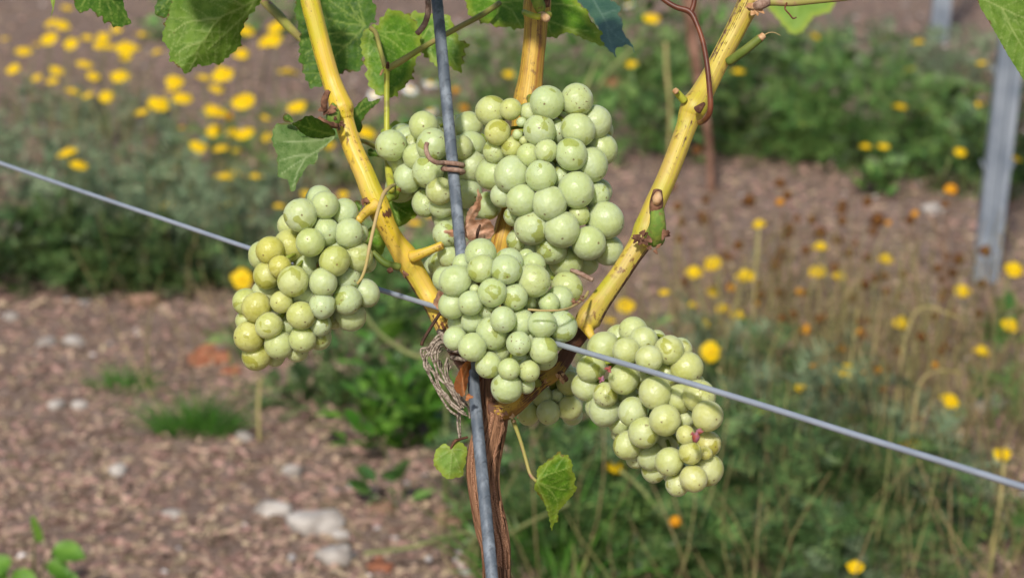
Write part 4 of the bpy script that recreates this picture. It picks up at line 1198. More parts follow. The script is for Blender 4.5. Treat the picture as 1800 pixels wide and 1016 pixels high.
# left cane stubs
stub('peduncle', (661, 360, 1.016), (629, 388, 1.004), 14, 8, 'cane', left_cane, (645, 372, 1.012, 8.5))
stub('side_shoot_stub', (724, 452, 1.022), (778, 431, 1.018), 11.5, 7.5, 'cane', left_cane, (748, 443, 1.018, 8))
stub('petiole_stub', (703, 470, 1.014), (655, 443, 1.012), 7, 5, 'shoot_dark', left_cane, (677, 463, 1.012, 6.5))
stub('cut_end', (688, 474, 1.009), (683, 477, 1.008), 5, 4.5, 'scale', left_cane)
scales(left_cane, 711, 482, 1.012, 3, 5, 10, 13)
scales(left_cane, 640, 350, 1.012, 4, 5, 14, 14)
# middle cane node at the top
link('bud', bud_mesh(P(952, 22, 1.028), pv(-0.35, -1, 0.2), 48 / FPX, 12 / FPX), mid_cane, M['bud_green'])
stub('leaf_scar', (952, 28, 1.028), (961, 33, 1.020), 9, 7, 'cut', mid_cane)
stub('dry_stipule', (958, 12, 1.03), (962, -25, 1.03), 8, 7, 'scale', mid_cane)
stub('node_ring', (921, 22, 1.034), (966, 26, 1.030), 5, 6, 'shoot', mid_cane, (944, 30, 1.024, 6))
# right cane nodes
stub('bud_stub', (1150, 420, 0.972), (1154, 358, 0.962), 19, 11, 'bud_green', right_cane, (1156, 395, 0.964, 15))
stub('cut_spur', (1152, 376, 0.964), (1156, 336, 0.963), 10.5, 8.5, 'scale', right_cane, (1154, 356, 0.961, 12))
stub('cut_face', (1154, 358, 0.9588), (1157, 340, 0.9592), 6.5, 5, 'cut', right_cane, (1155.5, 349, 0.9575, 8.5))
scales(right_cane, 1128, 416, 0.966, 14, 13, 17, 21)
scales(right_cane, 1168, 412, 0.963, 6, 6, 16, 22)
scales(right_cane, 1150, 436, 0.964, 5, 9, 13, 23)
stub('side_shoot', (1280, 110, 0.993), (1338, 66, 0.985), 8, 7.5, 'shoot_dark', right_cane, (1308, 90, 0.988, 8))
stub('shoot_tip', (1336, 68, 0.984), (1343, 62, 0.984), 6.5, 5.5, 'cut', right_cane)
link('fibre', pxtube([(1342, 63, 0.983, 1.2), (1352, 58, 0.982, 0.8), (1362, 58, 0.982, 0.7), (1372, 63, 0.982, 0.5)], seg=5, sub=5), right_cane, M['tendril'])
stub('petiole_stub', (1203, 178, 0.985), (1187, 160, 0.982), 7, 6, 'shoot', right_cane)
stub('cut_end', (1190, 163, 0.979), (1185, 158, 0.979), 5.5, 5, 'cut', right_cane)
stub('bud', (1226, 194, 0.979), (1238, 182, 0.976), 8, 3, 'scale', right_cane)
scales(right_cane, 1330, 10, 0.985, 9, 12, 18, 24, 'cut')
stub('node_ring', (1318, 14, 0.99), (1350, 4, 0.985), 6, 8, 'tendril_brown', right_cane, (1336, 9, 0.983, 9))
stub('peduncle', (1030, 572, 0.965), (1052, 610, 0.962), 12, 6, 'cane', right_cane, (1039, 590, 0.960, 7))
link('lateral_shoot', pxtube([(1340, 4, 0.985, 8), (1362, 4, 0.985, 7), (1390, 6, 0.985, 6), (1430, 3, 0.99, 5), (1500, -4, 1.0, 4.5), (1560, -14, 1.01, 4)], seg=10, sub=6), right_cane, M['petiole'])
link('tendril', pxtube([(1383, 6, 0.982, 1.8), (1380, 16, 0.98, 1.5), (1388, 26, 0.98, 1.4), (1394, 33, 0.98, 1.4), (1400, 31, 0.98, 1.2)], seg=6, sub=5, pt=True), right_cane, M['tendril_red'])
# arm scabs
scales(arm, 985, 665, 0.968, 8, 8, 12, 31, 'cut')
stub('bud', (984, 658, 0.972), (995, 667, 0.968), 8, 5, 'scale', arm)
scales(arm, 956, 671, 0.966, 4, 5, 9, 32, 'cut')
scales(arm, 905, 736, 0.965, 4, 7, 10, 33, 'cut')
scales(arm, 886, 724, 0.962, 5, 14, 10, 34, 'strip')
# ---- tendrils
link('tendril', pxtube([(694, 325, 1.020, 3), (686, 329, 1.000, 3.6), (675, 340, 0.992, 3.6), (667, 362, 0.985, 3.4), (659, 392, 0.980, 3.2), (650, 432, 0.975, 3.2), (643, 468, 0.970, 3), (636, 488, 0.966, 2.8), (628, 499, 0.966, 2.4)], seg=10, sub=6, pt=True), vine, M['tendril'])
rt = link('tendril', pxtube([(1150, -16, 0.972, 4.5), (1167, 0, 0.972, 4.6), (1188, 13, 0.971, 5), (1213, 22, 0.970, 5.6), (1226, 46, 0.968, 4.3), (1236, 76, 0.966, 4.5), (1243, 115, 0.963, 4.7), (1247, 155, 0.962, 4.8), (1249, 185, 0.962, 5.2), (1246, 202, 0.964, 5), (1238, 212, 0.970, 5), (1230, 216, 0.980, 5)], seg=12, sub=7, pt=True), vine, M['tendril_red'])
link('tendril_fork', pxtube([(1214, 24, 0.970, 5), (1219, 10, 0.970, 4.6), (1221, -2, 0.970, 4.5), (1223, -20, 0.970, 4.5)], seg=10, sub=5), rt, M['tendril_red'])
link('tendril', pxtube([(748, -30, 1.02, 5), (751, -5, 1.015, 5), (753, 14, 1.012, 5.2), (750, 34, 1.010, 5.2), (744, 47, 1.010, 5.4), (733, 60, 1.010, 5)], seg=10, sub=6, rfn=lambda th, s: 1 + 0.15 * noise.noise((math.cos(th) * 3, math.sin(th) * 3, s * 600))), vine, M['tendril_brown'])

def rod_tie():
    """dry tendril clasping the rod: a hook, then one and a half turns"""
    pts = []
    rp = 10 * 0.995 / FPX + 4.4 * 0.995 / FPX
    d0 = rod_d(292)
    for (x, y, dd) in ((751, 252, -0.006), (749, 259, -0.007), (750, 268, -0.008), (756, 279, -0.009), (767, 286, -0.008)):
        p = P(x, y, d0 + dd); pts.append((p.x, p.y, p.z, 4.2 / FPX))
    for k in range(0, 30):
        a = math.radians(140 - k * 19)          # angle around the rod seen from above: 180 = left, 90 = front
        y = 287 + 17 * k / 29.0
        c = P(rod_x(y), y, rod_d(y))
        hx = rp * 1.25
        p = c + RGT * (math.cos(a) * hx) - FWD * (math.sin(a) * hx)
        pts.append((p.x, p.y, p.z, 4.4 / FPX if k < 27 else 3.8 / FPX))
    link('tendril', tube('tie', pts, seg=10, sub=4, pt=True, rfn=lambda th, s: 1 + 0.10 * noise.noise((math.cos(th) * 2, math.sin(th) * 2, s * 500))), vine, M['tendril_brown'])
rod_tie()
# ================================================================== LEAVES
def zm(ox, oy, sc_, pts):
    return [(ox + x / sc_, oy + y / sc_) for x, y in pts]

def seg_dist(p, a, b):
    ab = b - a; t = np.clip(((p - a) @ ab) / (ab @ ab + 1e-9), 0, 1)
    q = a + t[:, None] * ab
    return np.linalg.norm(p - q, axis=1), t

def leaf(outline, veins, depth, mat, parent=None, teeth=3.0, period=13.0, step=3.2, name='leaf', seed=1, wave=4.0, label=None, vw=1.7, side_veins=True, thick=0.0003):
    """outline, veins in pixels; depth: function (x,y)->metres. A triangulated sheet with toothed edge, raised veins and undulation"""
    rng = random.Random(seed)
    pts = np.array(outline, float)
    n = len(pts)
    dense = []
    for i in range(n):
        a, b = pts[i], pts[(i + 1) % n]
        m = max(1, int(np.linalg.norm(b - a) / 2.6))
        for k in range(m): dense.append(a + (b - a) * k / m)
    dense = np.array(dense)
    for _ in range(2): dense = 0.25 * np.roll(dense, 1, 0) + 0.5 * dense + 0.25 * np.roll(dense, -1, 0)
    tang = np.roll(dense, -1, 0) - np.roll(dense, 1, 0)
    nrm = np.stack([tang[:, 1], -tang[:, 0]], 1); nrm /= np.linalg.norm(nrm, axis=1)[:, None] + 1e-9
    area = 0.5 * np.sum(dense[:, 0] * np.roll(dense[:, 1], -1) - np.roll(dense[:, 0], -1) * dense[:, 1])
    if area < 0: nrm = -nrm
    s = 0.0; out = []; per = period * rng.uniform(0.8, 1.2); amp = teeth
    for i in range(len(dense)):
        s += np.linalg.norm(dense[i] - dense[i - 1]) if i else 0
        f = s / per
        if f >= 1: s = 0; per = period * rng.uniform(0.65, 1.35); amp = teeth * rng.uniform(0.5, 1.4); f = 0
        tri = (f / 0.7 if f < 0.7 else (1 - f) / 0.3)
        out.append(dense[i] + nrm[i] * amp * (tri - 0.5))
    out = np.array(out)
    lo, hi = out.min(0), out.max(0)
    gx = np.arange(lo[0], hi[0], step); gy = np.arange(lo[1], hi[1], step * 0.87)
    gpts = []
    for j, y in enumerate(gy):
        for x in gx: gpts.append((x + (step / 2 if j % 2 else 0) + rng.uniform(-.3, .3), y + rng.uniform(-.3, .3)))
    gpts = np.array(gpts)
    # inside test
    inside = np.zeros(len(gpts), bool); mind = np.full(len(gpts), 1e9)
    for i in range(len(out)):
        a, b = out[i], out[(i + 1) % len(out)]
        c = (a[1] > gpts[:, 1]) != (b[1] > gpts[:, 1])
        with np.errstate(divide='ignore', invalid='ignore'):
            xi = (b[0] - a[0]) * (gpts[:, 1] - a[1]) / (b[1] - a[1] + 1e-12) + a[0]
        inside ^= c & (gpts[:, 0] < xi)
        mind = np.minimum(mind, seg_dist(gpts, a, b)[0])
    ip = gpts[inside & (mind > step * 0.5)]
    allp = np.vstack([out, ip])
    ne = len(out)
    vs, es, fs, *_ = delaunay_2d_cdt([Vector(p) for p in allp], [(i, (i + 1) % ne) for i in range(ne)], [], 1, 1e-4)
    q = np.array([[v.x, v.y] for v in vs])
    # veins: polylines (with automatic secondary veins)
    vein = np.zeros(len(q)); near = np.full(len(q), 1e9)
    lines = []
    for vl in veins:
        v_ = np.array(vl, float); c = catmull([tuple(t) for t in v_], 6) if len(v_) > 2 else v_
        L = sum(np.linalg.norm(c[i + 1] - c[i]) for i in range(len(c) - 1))
        lines.append((c, 1.0, L))
        if side_veins:
            k = max(1, int(L / 22)); acc = 0.0
            for i in range(1, len(c) - 1):
                acc += np.linalg.norm(c[i] - c[i - 1])
                if acc > L / (k + 1):
                    acc = 0
                    d = c[min(i + 1, len(c) - 1)] - c[i - 1]; d /= np.linalg.norm(d) + 1e-9
                    for sg in (-1, 1):
                        ang = math.radians(48) * sg; dd = np.array([d[0] * math.cos(ang) - d[1] * math.sin(ang), d[0] * math.sin(ang) + d[1] * math.cos(ang)])
                        e = c[i] + dd * L * 0.36; mdl = c[i] + dd * L * 0.18 + d * 0.0
                        e2 = e + d * L * 0.05
                        lines.append((np.array([c[i], mdl, e2]), 0.55, L * 0.3))
    for c, wgt, L in lines:
        acc = 0
        for i in range(len(c) - 1):
            dist, t = seg_dist(q, c[i], c[i + 1])
            sl_ = np.linalg.norm(c[i + 1] - c[i])
            w_ = vw * wgt * (1 - 0.7 * np.clip((acc + t * sl_) / (L + 1e-6), 0, 1)) + 0.35
            vein = np.maximum(vein, wgt * np.clip(1.25 - dist / w_, 0, 1)); near = np.minimum(near, dist); acc += sl_
    edge = np.full(len(q), 1e9)
    for i in range(ne): edge = np.minimum(edge, seg_dist(q, out[i], out[(i + 1) % ne])[0])
    V = []
    for i in range(len(q)):
        x, y = q[i]
        d = depth(x, y)
        un = wave * noise.noise((x / 26.0, y / 26.0, seed * 3.1)) + wave * 0.35 * noise.noise((x / 9.0, y / 9.0, seed * 1.7))
        un += 1.6 * (1 - math.exp(-near[i] / 9.0))      # blade puffs up between the veins
        un -= 1.1 * vein[i]
        d += un * 0.27 / 1000.0
        V.append(P(x, y, d))
    V = [Vector(v) for v in V]
    F = [tuple(f) for f in fs]
    # orient toward the camera
    if F:
        a, b, c = (V[i] for i in F[len(F) // 2])
        if (b - a).cross(c - a).dot(FWD) > 0: F = [f[::-1] for f in F]
    UV = [(x / 100.0 + seed * 1.37, y / 100.0) for x, y in q]
    o = link(name, mesh(name, V, F, UV, {'vein': vein, 'edge': edge}), parent, M[mat])
    if label: o['label'] = label
    return o

def plane(d0, x0=0, y0=0, ax=0.0, ay=0.0, crease=None, fold=0.0, bowl=0.0):
    """depth plane (ax, ay metres per 100 px), optionally folded along a line"""
    def f(x, y):
        d = d0 + ax * (x - x0) / 100.0 + ay * (y - y0) / 100.0
        if crease:
            (x1, y1), (x2, y2) = crease
            L = math.hypot(x2 - x1, y2 - y1)
            c = ((x - x1) * (y2 - y1) - (y - y1) * (x2 - x1)) / L
            d += fold * (math.sqrt(c * c + 36) - 6) / 100.0 if fold else 0
        if bowl: d += bowl * (((x - x0) / 60.0) ** 2 + ((y - y0) / 60.0) ** 2)
        return d
    return f

Z = 4.615
leaf(zm(80, 0, Z, [(1020,20),(985,150),(955,185),(965,235),(940,300),(960,360),(1000,385),(1003,440),(1003,500),(1045,522),(1085,545),(1110,580),(1140,606),(1170,592),(1200,555),(1250,522),(1290,550),(1350,512),(1380,525),(1420,530),(1450,490),(1500,455),(1530,420),(1570,395),(1600,360),(1580,310),(1600,230),(1640,150),(1710,70),(1800,-60),(1700,-170),(1500,-300),(1200,-260),(1060,-150)]),
     [zm(80, 0, Z, [(1800,-50),(1690,10),(1560,80),(1430,140),(1340,240),(1290,320),(1240,400),(1215,480),(1150,590)]), zm(80, 0, Z, [(1700,10),(1640,100),(1540,200),(1400,330),(1300,420)]), zm(80, 0, Z, [(1420,150),(1280,165),(1140,190),(1000,290)]), zm(80, 0, Z, [(1250,350),(1130,390),(1050,460)]), zm(80, 0, Z, [(1600,50),(1400,-80),(1200,-160)])],
     lambda x, y: 1.05 + (0.010 * max(0.0, ((x - 390) * 0.80 + (y - 30) * 0.62 - 0) / 40.0 - 0.0) if (x - 330) * 0.80 + (y - 90) * 0.62 > 0 else -0.004 * ((x - 330) * 0.80 + (y - 90) * 0.62) / 40.0), 'leaf_under', vine, teeth=3.6, seed=2, side_veins=True, vw=2.3,
     label='large leaf showing its pale veined underside at upper left')
leaf(zm(80, 0, Z, [(1045,-40),(1030,20),(1005,110),(985,150),(930,150),(885,115),(882,60),(920,-10),(960,-60)]), [zm(80, 0, Z, [(1040,-40),(950,60),(905,110)])], plane(1.062), 'leaf_top', vine, teeth=1.5, seed=3)
Z = 4.495
leaf(zm(450, 0, Z, [(330,-80),(300,100),(352,270),(338,400),(338,470),(365,540),(385,610),(410,670),(440,705),(500,690),(560,640),(640,600),(720,565),(775,578),(835,548),(850,500),(845,420),(868,290),(890,200),(950,180),(940,120),(960,80),(935,30),(900,-30),(700,-120),(500,-120)]),
     [zm(450, 0, Z, [(860,205),(700,185),(560,150),(420,110)]), zm(450, 0, Z, [(860,205),(700,90),(540,-20)]), zm(450, 0, Z, [(860,205),(780,100),(690,-20)]), zm(450, 0, Z, [(860,205),(760,320),(630,440),(430,660)]), zm(450, 0, Z, [(860,205),(830,100),(800,-40)]), zm(450, 0, Z, [(790,275),(640,262),(480,290),(360,330)]), zm(450, 0, Z, [(700,370),(600,350),(470,380),(370,440)])],
     plane(1.085, 600, 60, -0.006, -0.012), 'leaf_top', vine, teeth=4.6, period=15, seed=4, side_veins=True, label='big dark leaf behind the left cane')
leaf(zm(450, 0, Z, [(885,210),(960,195),(1010,110),(1060,72),(1130,90),(1210,110),(1260,170),(1310,250),(1300,330),(1310,400),(1285,460),(1250,490),(1262,540),(1238,570),(1250,630),(1200,640),(1183,700),(1140,700),(1130,745),(1080,780),(1040,770),(990,770),(950,740),(910,705),(882,660),(868,600),(868,540),(850,470),(822,350),(842,260)]),
     [zm(450, 0, Z, [(905,245),(885,420),(880,640)]), zm(450, 0, Z, [(905,245),(980,460),(1050,760)]), zm(450, 0, Z, [(905,245),(1080,330),(1240,490)]), zm(450, 0, Z, [(905,245),(1100,260),(1290,300)]), zm(450, 0, Z, [(905,245),(990,160),(1060,80)])],
     plane(1.068, 680, 90, 0.004, -0.016, ((655, 55), (684, 172)), 0.008), 'leaf_mid', vine, teeth=5.0, period=15, seed=5, label='green leaf with reddish teeth hanging above the upper left grapes')
leaf(zm(450, 0, Z, [(1210,110),(1260,88),(1320,110),(1400,112),(1500,110),(1540,140),(1560,190),(1580,250),(1600,310),(1660,335),(1700,350),(1652,390),(1650,440),(1640,500),(1615,585),(1560,550),(1500,520),(1430,532),(1370,480),(1300,420),(1270,330),(1230,200)]),
     [zm(450, 0, Z, [(1370,210),(1400,270),(1500,400),(1610,560)]), zm(450, 0, Z, [(1370,210),(1500,280),(1670,345)]), zm(450, 0, Z, [(1370,210),(1310,320),(1310,410)]), zm(450, 0, Z, [(1370,210),(1480,180),(1540,150)]), zm(450, 0, Z, [(1400,270),(1380,400),(1420,510)])],
     plane(1.10, 760, 70, 0.0, -0.012), 'leaf_mid', vine, teeth=4.4, period=14, seed=6)
Z = 5.646
leaf(zm(460, 160, Z, [(745,445),(690,455),(600,475),(480,470),(400,420),(330,350),(290,320),(180,318),(130,330),(110,400),(97,500),(120,560),(140,600),(160,640),(145,700),(165,740),(150,830),(170,865),(250,872),(275,920),(270,950),(288,1000),(300,1012),(330,990),(360,900),(400,840),(430,770),(490,720),(530,738),(562,680),(545,640),(620,570),(700,490)]),
     [zm(460, 160, Z, [(745,450),(620,550),(480,640),(330,730),(190,830)]), zm(460, 160, Z, [(745,448),(560,490),(400,500),(140,515)]), zm(460, 160, Z, [(480,640),(370,640),(180,690)]), zm(460, 160, Z, [(620,560),(560,640),(540,720)]), zm(460, 160, Z, [(420,690),(360,800),(300,990)])],
     plane(1.008, 540, 245, 0.010, -0.022, None, 0.0), 'leaf_pale', vine, teeth=1.8, seed=7, side_veins=False, vw=2.2, label='small folded pale leaf hanging left of the left cane')
leaf(zm(460, 160, Z, [(745,440),(720,390),(680,340),(600,300),(500,246),(430,250),(395,285),(330,312),(290,322),(330,352),(400,420),(480,470),(600,476),(690,456)]),
     [zm(460, 160, Z, [(740,440),(600,410),(450,365),(320,320)])], plane(1.004, 550, 225, 0.012, 0.045), 'leaf_top', vine, teeth=1.5, seed=8, vw=2.0)
leaf(zm(460, 160, Z, [(325,312),(290,250),(245,218),(205,245),(212,300),(250,322)]), [zm(460, 160, Z, [(310,310),(230,250)])], plane(1.003), 'leaf_top', vine, teeth=1.2, seed=9)
leaf(zm(460, 160, Z, [(880,300),(905,190),(940,150),(980,100),(1055,55),(1058,115),(1110,95),(1195,66),(1150,125),(1090,180),(1032,232),(1022,272),(990,305),(1003,372),(972,425),(930,380)]),
     [zm(460, 160, Z, [(890,290),(1000,190),(1180,75)]), zm(460, 160, Z, [(900,280),(970,160),(1045,70)])], plane(1.045, 630, 200, 0.012, -0.01), 'leaf_top', vine, teeth=1.4, seed=10)
leaf(zm(460, 160, Z, [(1040,590),(1080,568),(1160,600),(1215,640),(1240,660),(1150,655),(1060,652)]), [zm(460, 160, Z, [(1040,600),(1200,640)])], plane(1.06), 'leaf_top', vine, teeth=1.2, seed=11, step=2.4)
link('petiole', pxtube([(618, 245, 1.035, 4), (640, 249, 1.05, 4), (660, 258, 1.06, 4.2), (680, 266, 1.065, 4), (705, 272, 1.07, 4)], seg=8, sub=5), vine, M['petiole'])
leaf([(664,262),(676,250),(668,238),(670,228),(682,222),(690,214),(700,212),(706,219),(718,212),(728,218),(745,222),(760,240),(750,268),(720,280),(690,276)], [[(720,262),(690,225)], [(720,262),(720,220)], [(720,262),(680,262)]], plane(1.085, 700, 240, 0, -0.03), 'leaf_young', vine, teeth=2.2, seed=12)
leaf([(836,240),(846,233),(856,240),(858,258),(854,276),(846,292),(834,290),(828,270)], [[(840,288),(848,245)]], plane(1.07), 'leaf_mid', vine, teeth=1.6, seed=13, step=2.4)
Z = 3.908
leaf(zm(600, 300, Z, [(150,430),(200,385),(240,375),(290,440),(305,500),(292,560),(262,592),(222,575),(190,540),(140,500)]), [zm(600, 300, Z, [(150,470),(220,460),(300,430)]), zm(600, 300, Z, [(160,470),(230,520),(270,580)])], plane(1.045, 655, 425, 0, -0.02), 'leaf_mid', vine, teeth=1.8, seed=14, step=2.6)
leaf(zm(600, 300, Z, [(80,205),(130,205),(145,250),(120,290),(90,280),(70,250)]), [zm(600, 300, Z, [(140,260),(85,215)])], plane(1.03), 'leaf_top', vine, teeth=1.2, seed=15, step=2.4)
leaf([(676,350),(700,345),(722,350),(735,343),(742,362),(736,378),(718,390),(704,400),(694,398),(684,380),(676,365)], [[(680,352),(715,375),(735,372)], [(690,360),(702,395)]], plane(1.055, 705, 370, 0.0, -0.02), 'leaf_mid', vine, teeth=1.6, seed=16, step=2.6)
leaf([(680,334),(690,326),(700,334),(702,346),(694,354),(684,352)], [[(688,328),(692,352)]], plane(1.032, 690, 345, 0.0, -0.01), 'leaf_mid', vine, teeth=1.2, seed=17, step=2.4)
Z = 5.625
leaf(zm(800, 0, Z, [(60,-120),(95,-20),(128,150),(170,182),(240,210),(262,248),(310,225),(380,262),(440,277),(520,265),(590,302),(620,282),(690,290),(760,250),(800,-120)]),
     [zm(800, 0, Z, [(430,35),(280,110),(140,150)]), zm(800, 0, Z, [(430,35),(420,150),(440,265)]), zm(800, 0, Z, [(430,35),(560,110),(660,280)]), zm(800, 0, Z, [(430,35),(560,20),(720,0)]), zm(800, 0, Z, [(430,35),(250,-40),(100,-90)])],
     plane(1.09, 880, 20, 0.0, -0.03), 'leaf_mid', vine, teeth=3.2, seed=18, label='bright green leaf at the top edge left of the middle cane')
leaf(zm(800, 0, Z, [(880,-120),(870,200),(890,375),(960,370),(1010,387),(1042,345),(1100,320),(1170,340),(1250,378),(1350,422),(1440,457),(1492,472),(1470,420),(1418,375),(1472,345),(1400,270),(1362,220),(1310,160),(1332,125),(1240,50),(1200,0),(1140,-120)]),
     [zm(800, 0, Z, [(900,200),(1010,240),(1130,285),(1300,310),(1450,335)]), zm(800, 0, Z, [(900,30),(1080,50),(1260,75)]), zm(800, 0, Z, [(1130,285),(1250,350),(1460,460)]), zm(800, 0, Z, [(910,220),(950,320),(1010,380)])],
     plane(1.072, 980, 30, 0.006, -0.022), 'leaf_mid', vine, teeth=2.6, seed=19, side_veins=False, label='toothed green leaf right of the middle cane at the top')
leaf(zm(800, 0, Z, [(1180,-120),(1200,0),(1320,130),(1370,200),(1420,290),(1440,350),(1420,372),(1480,450),(1520,502),(1603,572),(1572,490),(1640,466),(1700,440),(1745,462),(1775,535),(1765,470),(1735,420),(1692,370),(1652,300),(1662,210),(1602,135),(1652,92),(1592,30),(1520,0),(1480,-120)]),
     [zm(800, 0, Z, [(1330,-60),(1450,150),(1560,330),(1720,440)]), zm(800, 0, Z, [(1450,150),(1560,110),(1640,95)]), zm(800, 0, Z, [(1500,240),(1520,380),(1590,560)]), zm(800, 0, Z, [(1540,300),(1620,260),(1655,215)])],
     plane(1.095, 1060, 40, -0.006, -0.075), 'leaf_gloss', vine, teeth=2.2, seed=20, side_veins=False, label='bluish glossy leaf behind the toothed green leaf at the top')
leaf([(1708,-30),(1722,12),(1745,50),(1770,95),(1800,142),(1845,190),(1880,150),(1900,-30)], [[(1715,-8),(1760,14),(1800,32),(1880,60)], [(1760,14),(1790,70),(1830,130)]], plane(0.93, 1770, 60, 0.004, -0.01), 'leaf_under', vine, teeth=0.8, seed=21, label='leaf cut by the upper right corner')
Z = 4.615
leaf(zm(80, 0, Z, [(215,-120),(232,40),(268,112),(312,105),(370,70),(400,110),(430,152),(463,125),(470,208),(512,170),(548,228),(600,215),(625,228),(650,205),(705,202),(662,120),(632,40),(640,-120)]),
     [zm(80, 0, Z, [(420,-120),(440,0),(435,140)]), zm(80, 0, Z, [(430,-100),(510,40),(550,210)]), zm(80, 0, Z, [(430,-100),(590,60),(680,195)]), zm(80, 0, Z, [(430,-100),(320,0),(280,100)])],
     plane(1.04, 190, 10, 0.0, -0.03, ((175, -30), (172, 35)), 0.02), 'leaf_top', vine, teeth=1.8, seed=22, label='drooping leaf tips at the top left edge')
leaf([(88,-30),(89,5),(93,14),(90,26),(89,33),(94,18),(97,2),(98,-30)], [[(94,-20),(90,30)]], plane(1.05), 'leaf_mid', vine, teeth=0.6, seed=23, step=2.0, name='leaf')
Z = 4.837
leaf(zm(740, 740, Z, [(262,238),(240,215),(210,190),(182,184),(168,215),(130,232),(112,290),(104,350),(115,392),(160,430),(190,472),(230,496),(270,490),(300,480),(350,476),(366,458),(360,392),(386,368),(380,300),(402,270),(388,220),(352,186),(312,164),(285,178),(272,212)]),
     [zm(740, 740, Z, [(262,240),(215,225),(165,222)]), zm(740, 740, Z, [(262,240),(190,285),(112,345)]), zm(740, 740, Z, [(262,240),(255,360),(240,485)]), zm(740, 740, Z, [(262,240),(310,350),(345,465)]), zm(740, 740, Z, [(262,240),(330,240),(395,268)])],
     plane(0.972, 790, 805, 0.004, 0.004, ((795, 785), (790, 840)), 0.012), 'leaf_young', vine, teeth=1.6, period=7, seed=24, step=2.4, vw=1.1, label='small heart-shaped light green leaf left of the trunk')
leaf(zm(740, 740, Z, [(985,512),(955,550),(965,580),(990,620),(1030,670),(1060,720),(1090,830),(1110,938),(1132,862),(1172,856),(1163,790),(1170,760),(1212,722),(1240,682),(1280,642),(1332,570),(1320,545),(1293,540),(1320,500),(1300,430),(1273,415),(1297,378),(1270,320),(1242,275),(1195,292),(1190,250),(1165,248),(1140,290),(1080,325),(1040,366),(995,383),(982,440)]),
     [zm(740, 740, Z, [(985,512),(1080,455),(1200,415),(1285,380)]), zm(740, 740, Z, [(985,512),(1100,555),(1200,580),(1320,560)]), zm(740, 740, Z, [(985,512),(1110,600),(1160,700),(1140,840)]), zm(740, 740, Z, [(985,512),(1020,600),(1080,740),(1105,900)]), zm(740, 740, Z, [(985,512),(1040,430),(1150,270)])],
     plane(0.955, 980, 850, 0.012, 0.008, ((943, 846), (1005, 826)), 0.010), 'leaf_mid', vine, teeth=1.8, period=8, seed=25, step=2.5, vw=1.2, label='drooping green leaf right of the trunk')
link('petiole', pxtube([(902, 738, 0.970, 4.2), (907, 752, 0.966, 3.8), (915, 775, 0.962, 3.3), (924, 806, 0.957, 3.2), (932, 833, 0.954, 3.2), (943, 846, 0.953, 3)], seg=8, sub=5), vine, M['petiole'])
link('petiole', pxtube([(792, 789, 0.972, 1.8), (799, 776, 0.972, 3), (808, 772, 0.973, 2.4), (822, 768, 0.974, 2.4)], seg=8, sub=5), vine, M['scale'])
# leaf stalks at the top
sh = link('green_shoot', pxtube([(680, 118, 1.05, 5.5), (680, 150, 1.05, 5), (680, 200, 1.048, 5), (680, 250, 1.045, 5.2), (682, 290, 1.04, 6.2), (686, 318, 1.03, 7.5), (688, 335, 1.022, 6)], seg=10, sub=5), vine, M['shoot'])
link('petiole', pxtube([(677, 118, 1.05, 4.5), (669, 90, 1.055, 4), (661, 60, 1.06, 4.2), (652, 50, 1.064, 4.5)], seg=8, sub=5), sh, M['petiole'])
link('petiole', pxtube([(680, 122, 1.05, 6), (705, 108, 1.05, 6), (745, 83, 1.052, 5), (800, 52, 1.06, 5), (845, 28, 1.07, 5), (878, 6, 1.083, 5)], seg=10, sub=5), sh, M['petiole'])
stub('shoot_tip', (681, 120, 1.046), (682, 110, 1.044), 3.5, 2.5, 'scale', sh)
stub('dry_bract', (673, 124, 1.046), (669, 132, 1.042), 2.5, 1.8, 'cut', sh)
link('petiole', pxtube([(440, -30, 1.13, 7), (462, 0, 1.13, 8), (490, 28, 1.12, 9), (512, 52, 1.11, 8), (540, 80, 1.10, 5)], seg=10, sub=5), vine, M['petiole'])
# out-of-focus leaf beyond the right cane
leaf([(1345,-40),(1350,15),(1372,40),(1390,62),(1410,58),(1430,30),(1460,22),(1475,-10),(1470,-40)], [[(1400,-30),(1398,50)]], plane(1.75, 1400, 0, 0, -0.03), 'leaf_young', vine, teeth=2, seed=26, step=4, label='blurred bright leaf beyond the right cane top')

# canopy overhead, above the frame: real leaves of the same vine that shade the leaves below
rngc = random.Random(8)
def canopy_leaf(px, py, d, r, mat, seed):
    o_ = []
    for k in range(26):
        a = 2 * math.pi * k / 26
        rr = r * (0.80 + 0.20 * abs(math.cos(2.5 * (a + math.pi / 2))))
        o_.append((px + rr * math.cos(a), py + rr * math.sin(a) * 0.9))
    vs_ = [[(px, py - r * 0.3), (px + r * 0.8 * math.cos(a), py + r * 0.7 * math.sin(a))] for a in (math.pi / 2, math.pi / 2 - 1.0, math.pi / 2 + 1.0, -0.2, math.pi + 0.2)]
    leaf(o_, vs_, plane(d, px, py, rngc.uniform(-.02, .02), rngc.uniform(-.05, -0.02)), mat, vine, teeth=4, seed=seed, step=6.0)
for i, (x, y, d, r) in enumerate([(640, -95, 0.95, 70), (765, -120, 0.98, 72), (880, -140, 1.0, 70), (1010, -120, 0.98, 72), (460, -150, 1.08, 75), (300, -170, 1.0, 70), (1150, -160, 1.05, 75), (1440, -140, 1.05, 80), (1600, -170, 1.0, 80)]):
    canopy_leaf(x, y, d, r, 'leaf_top', 40 + i)
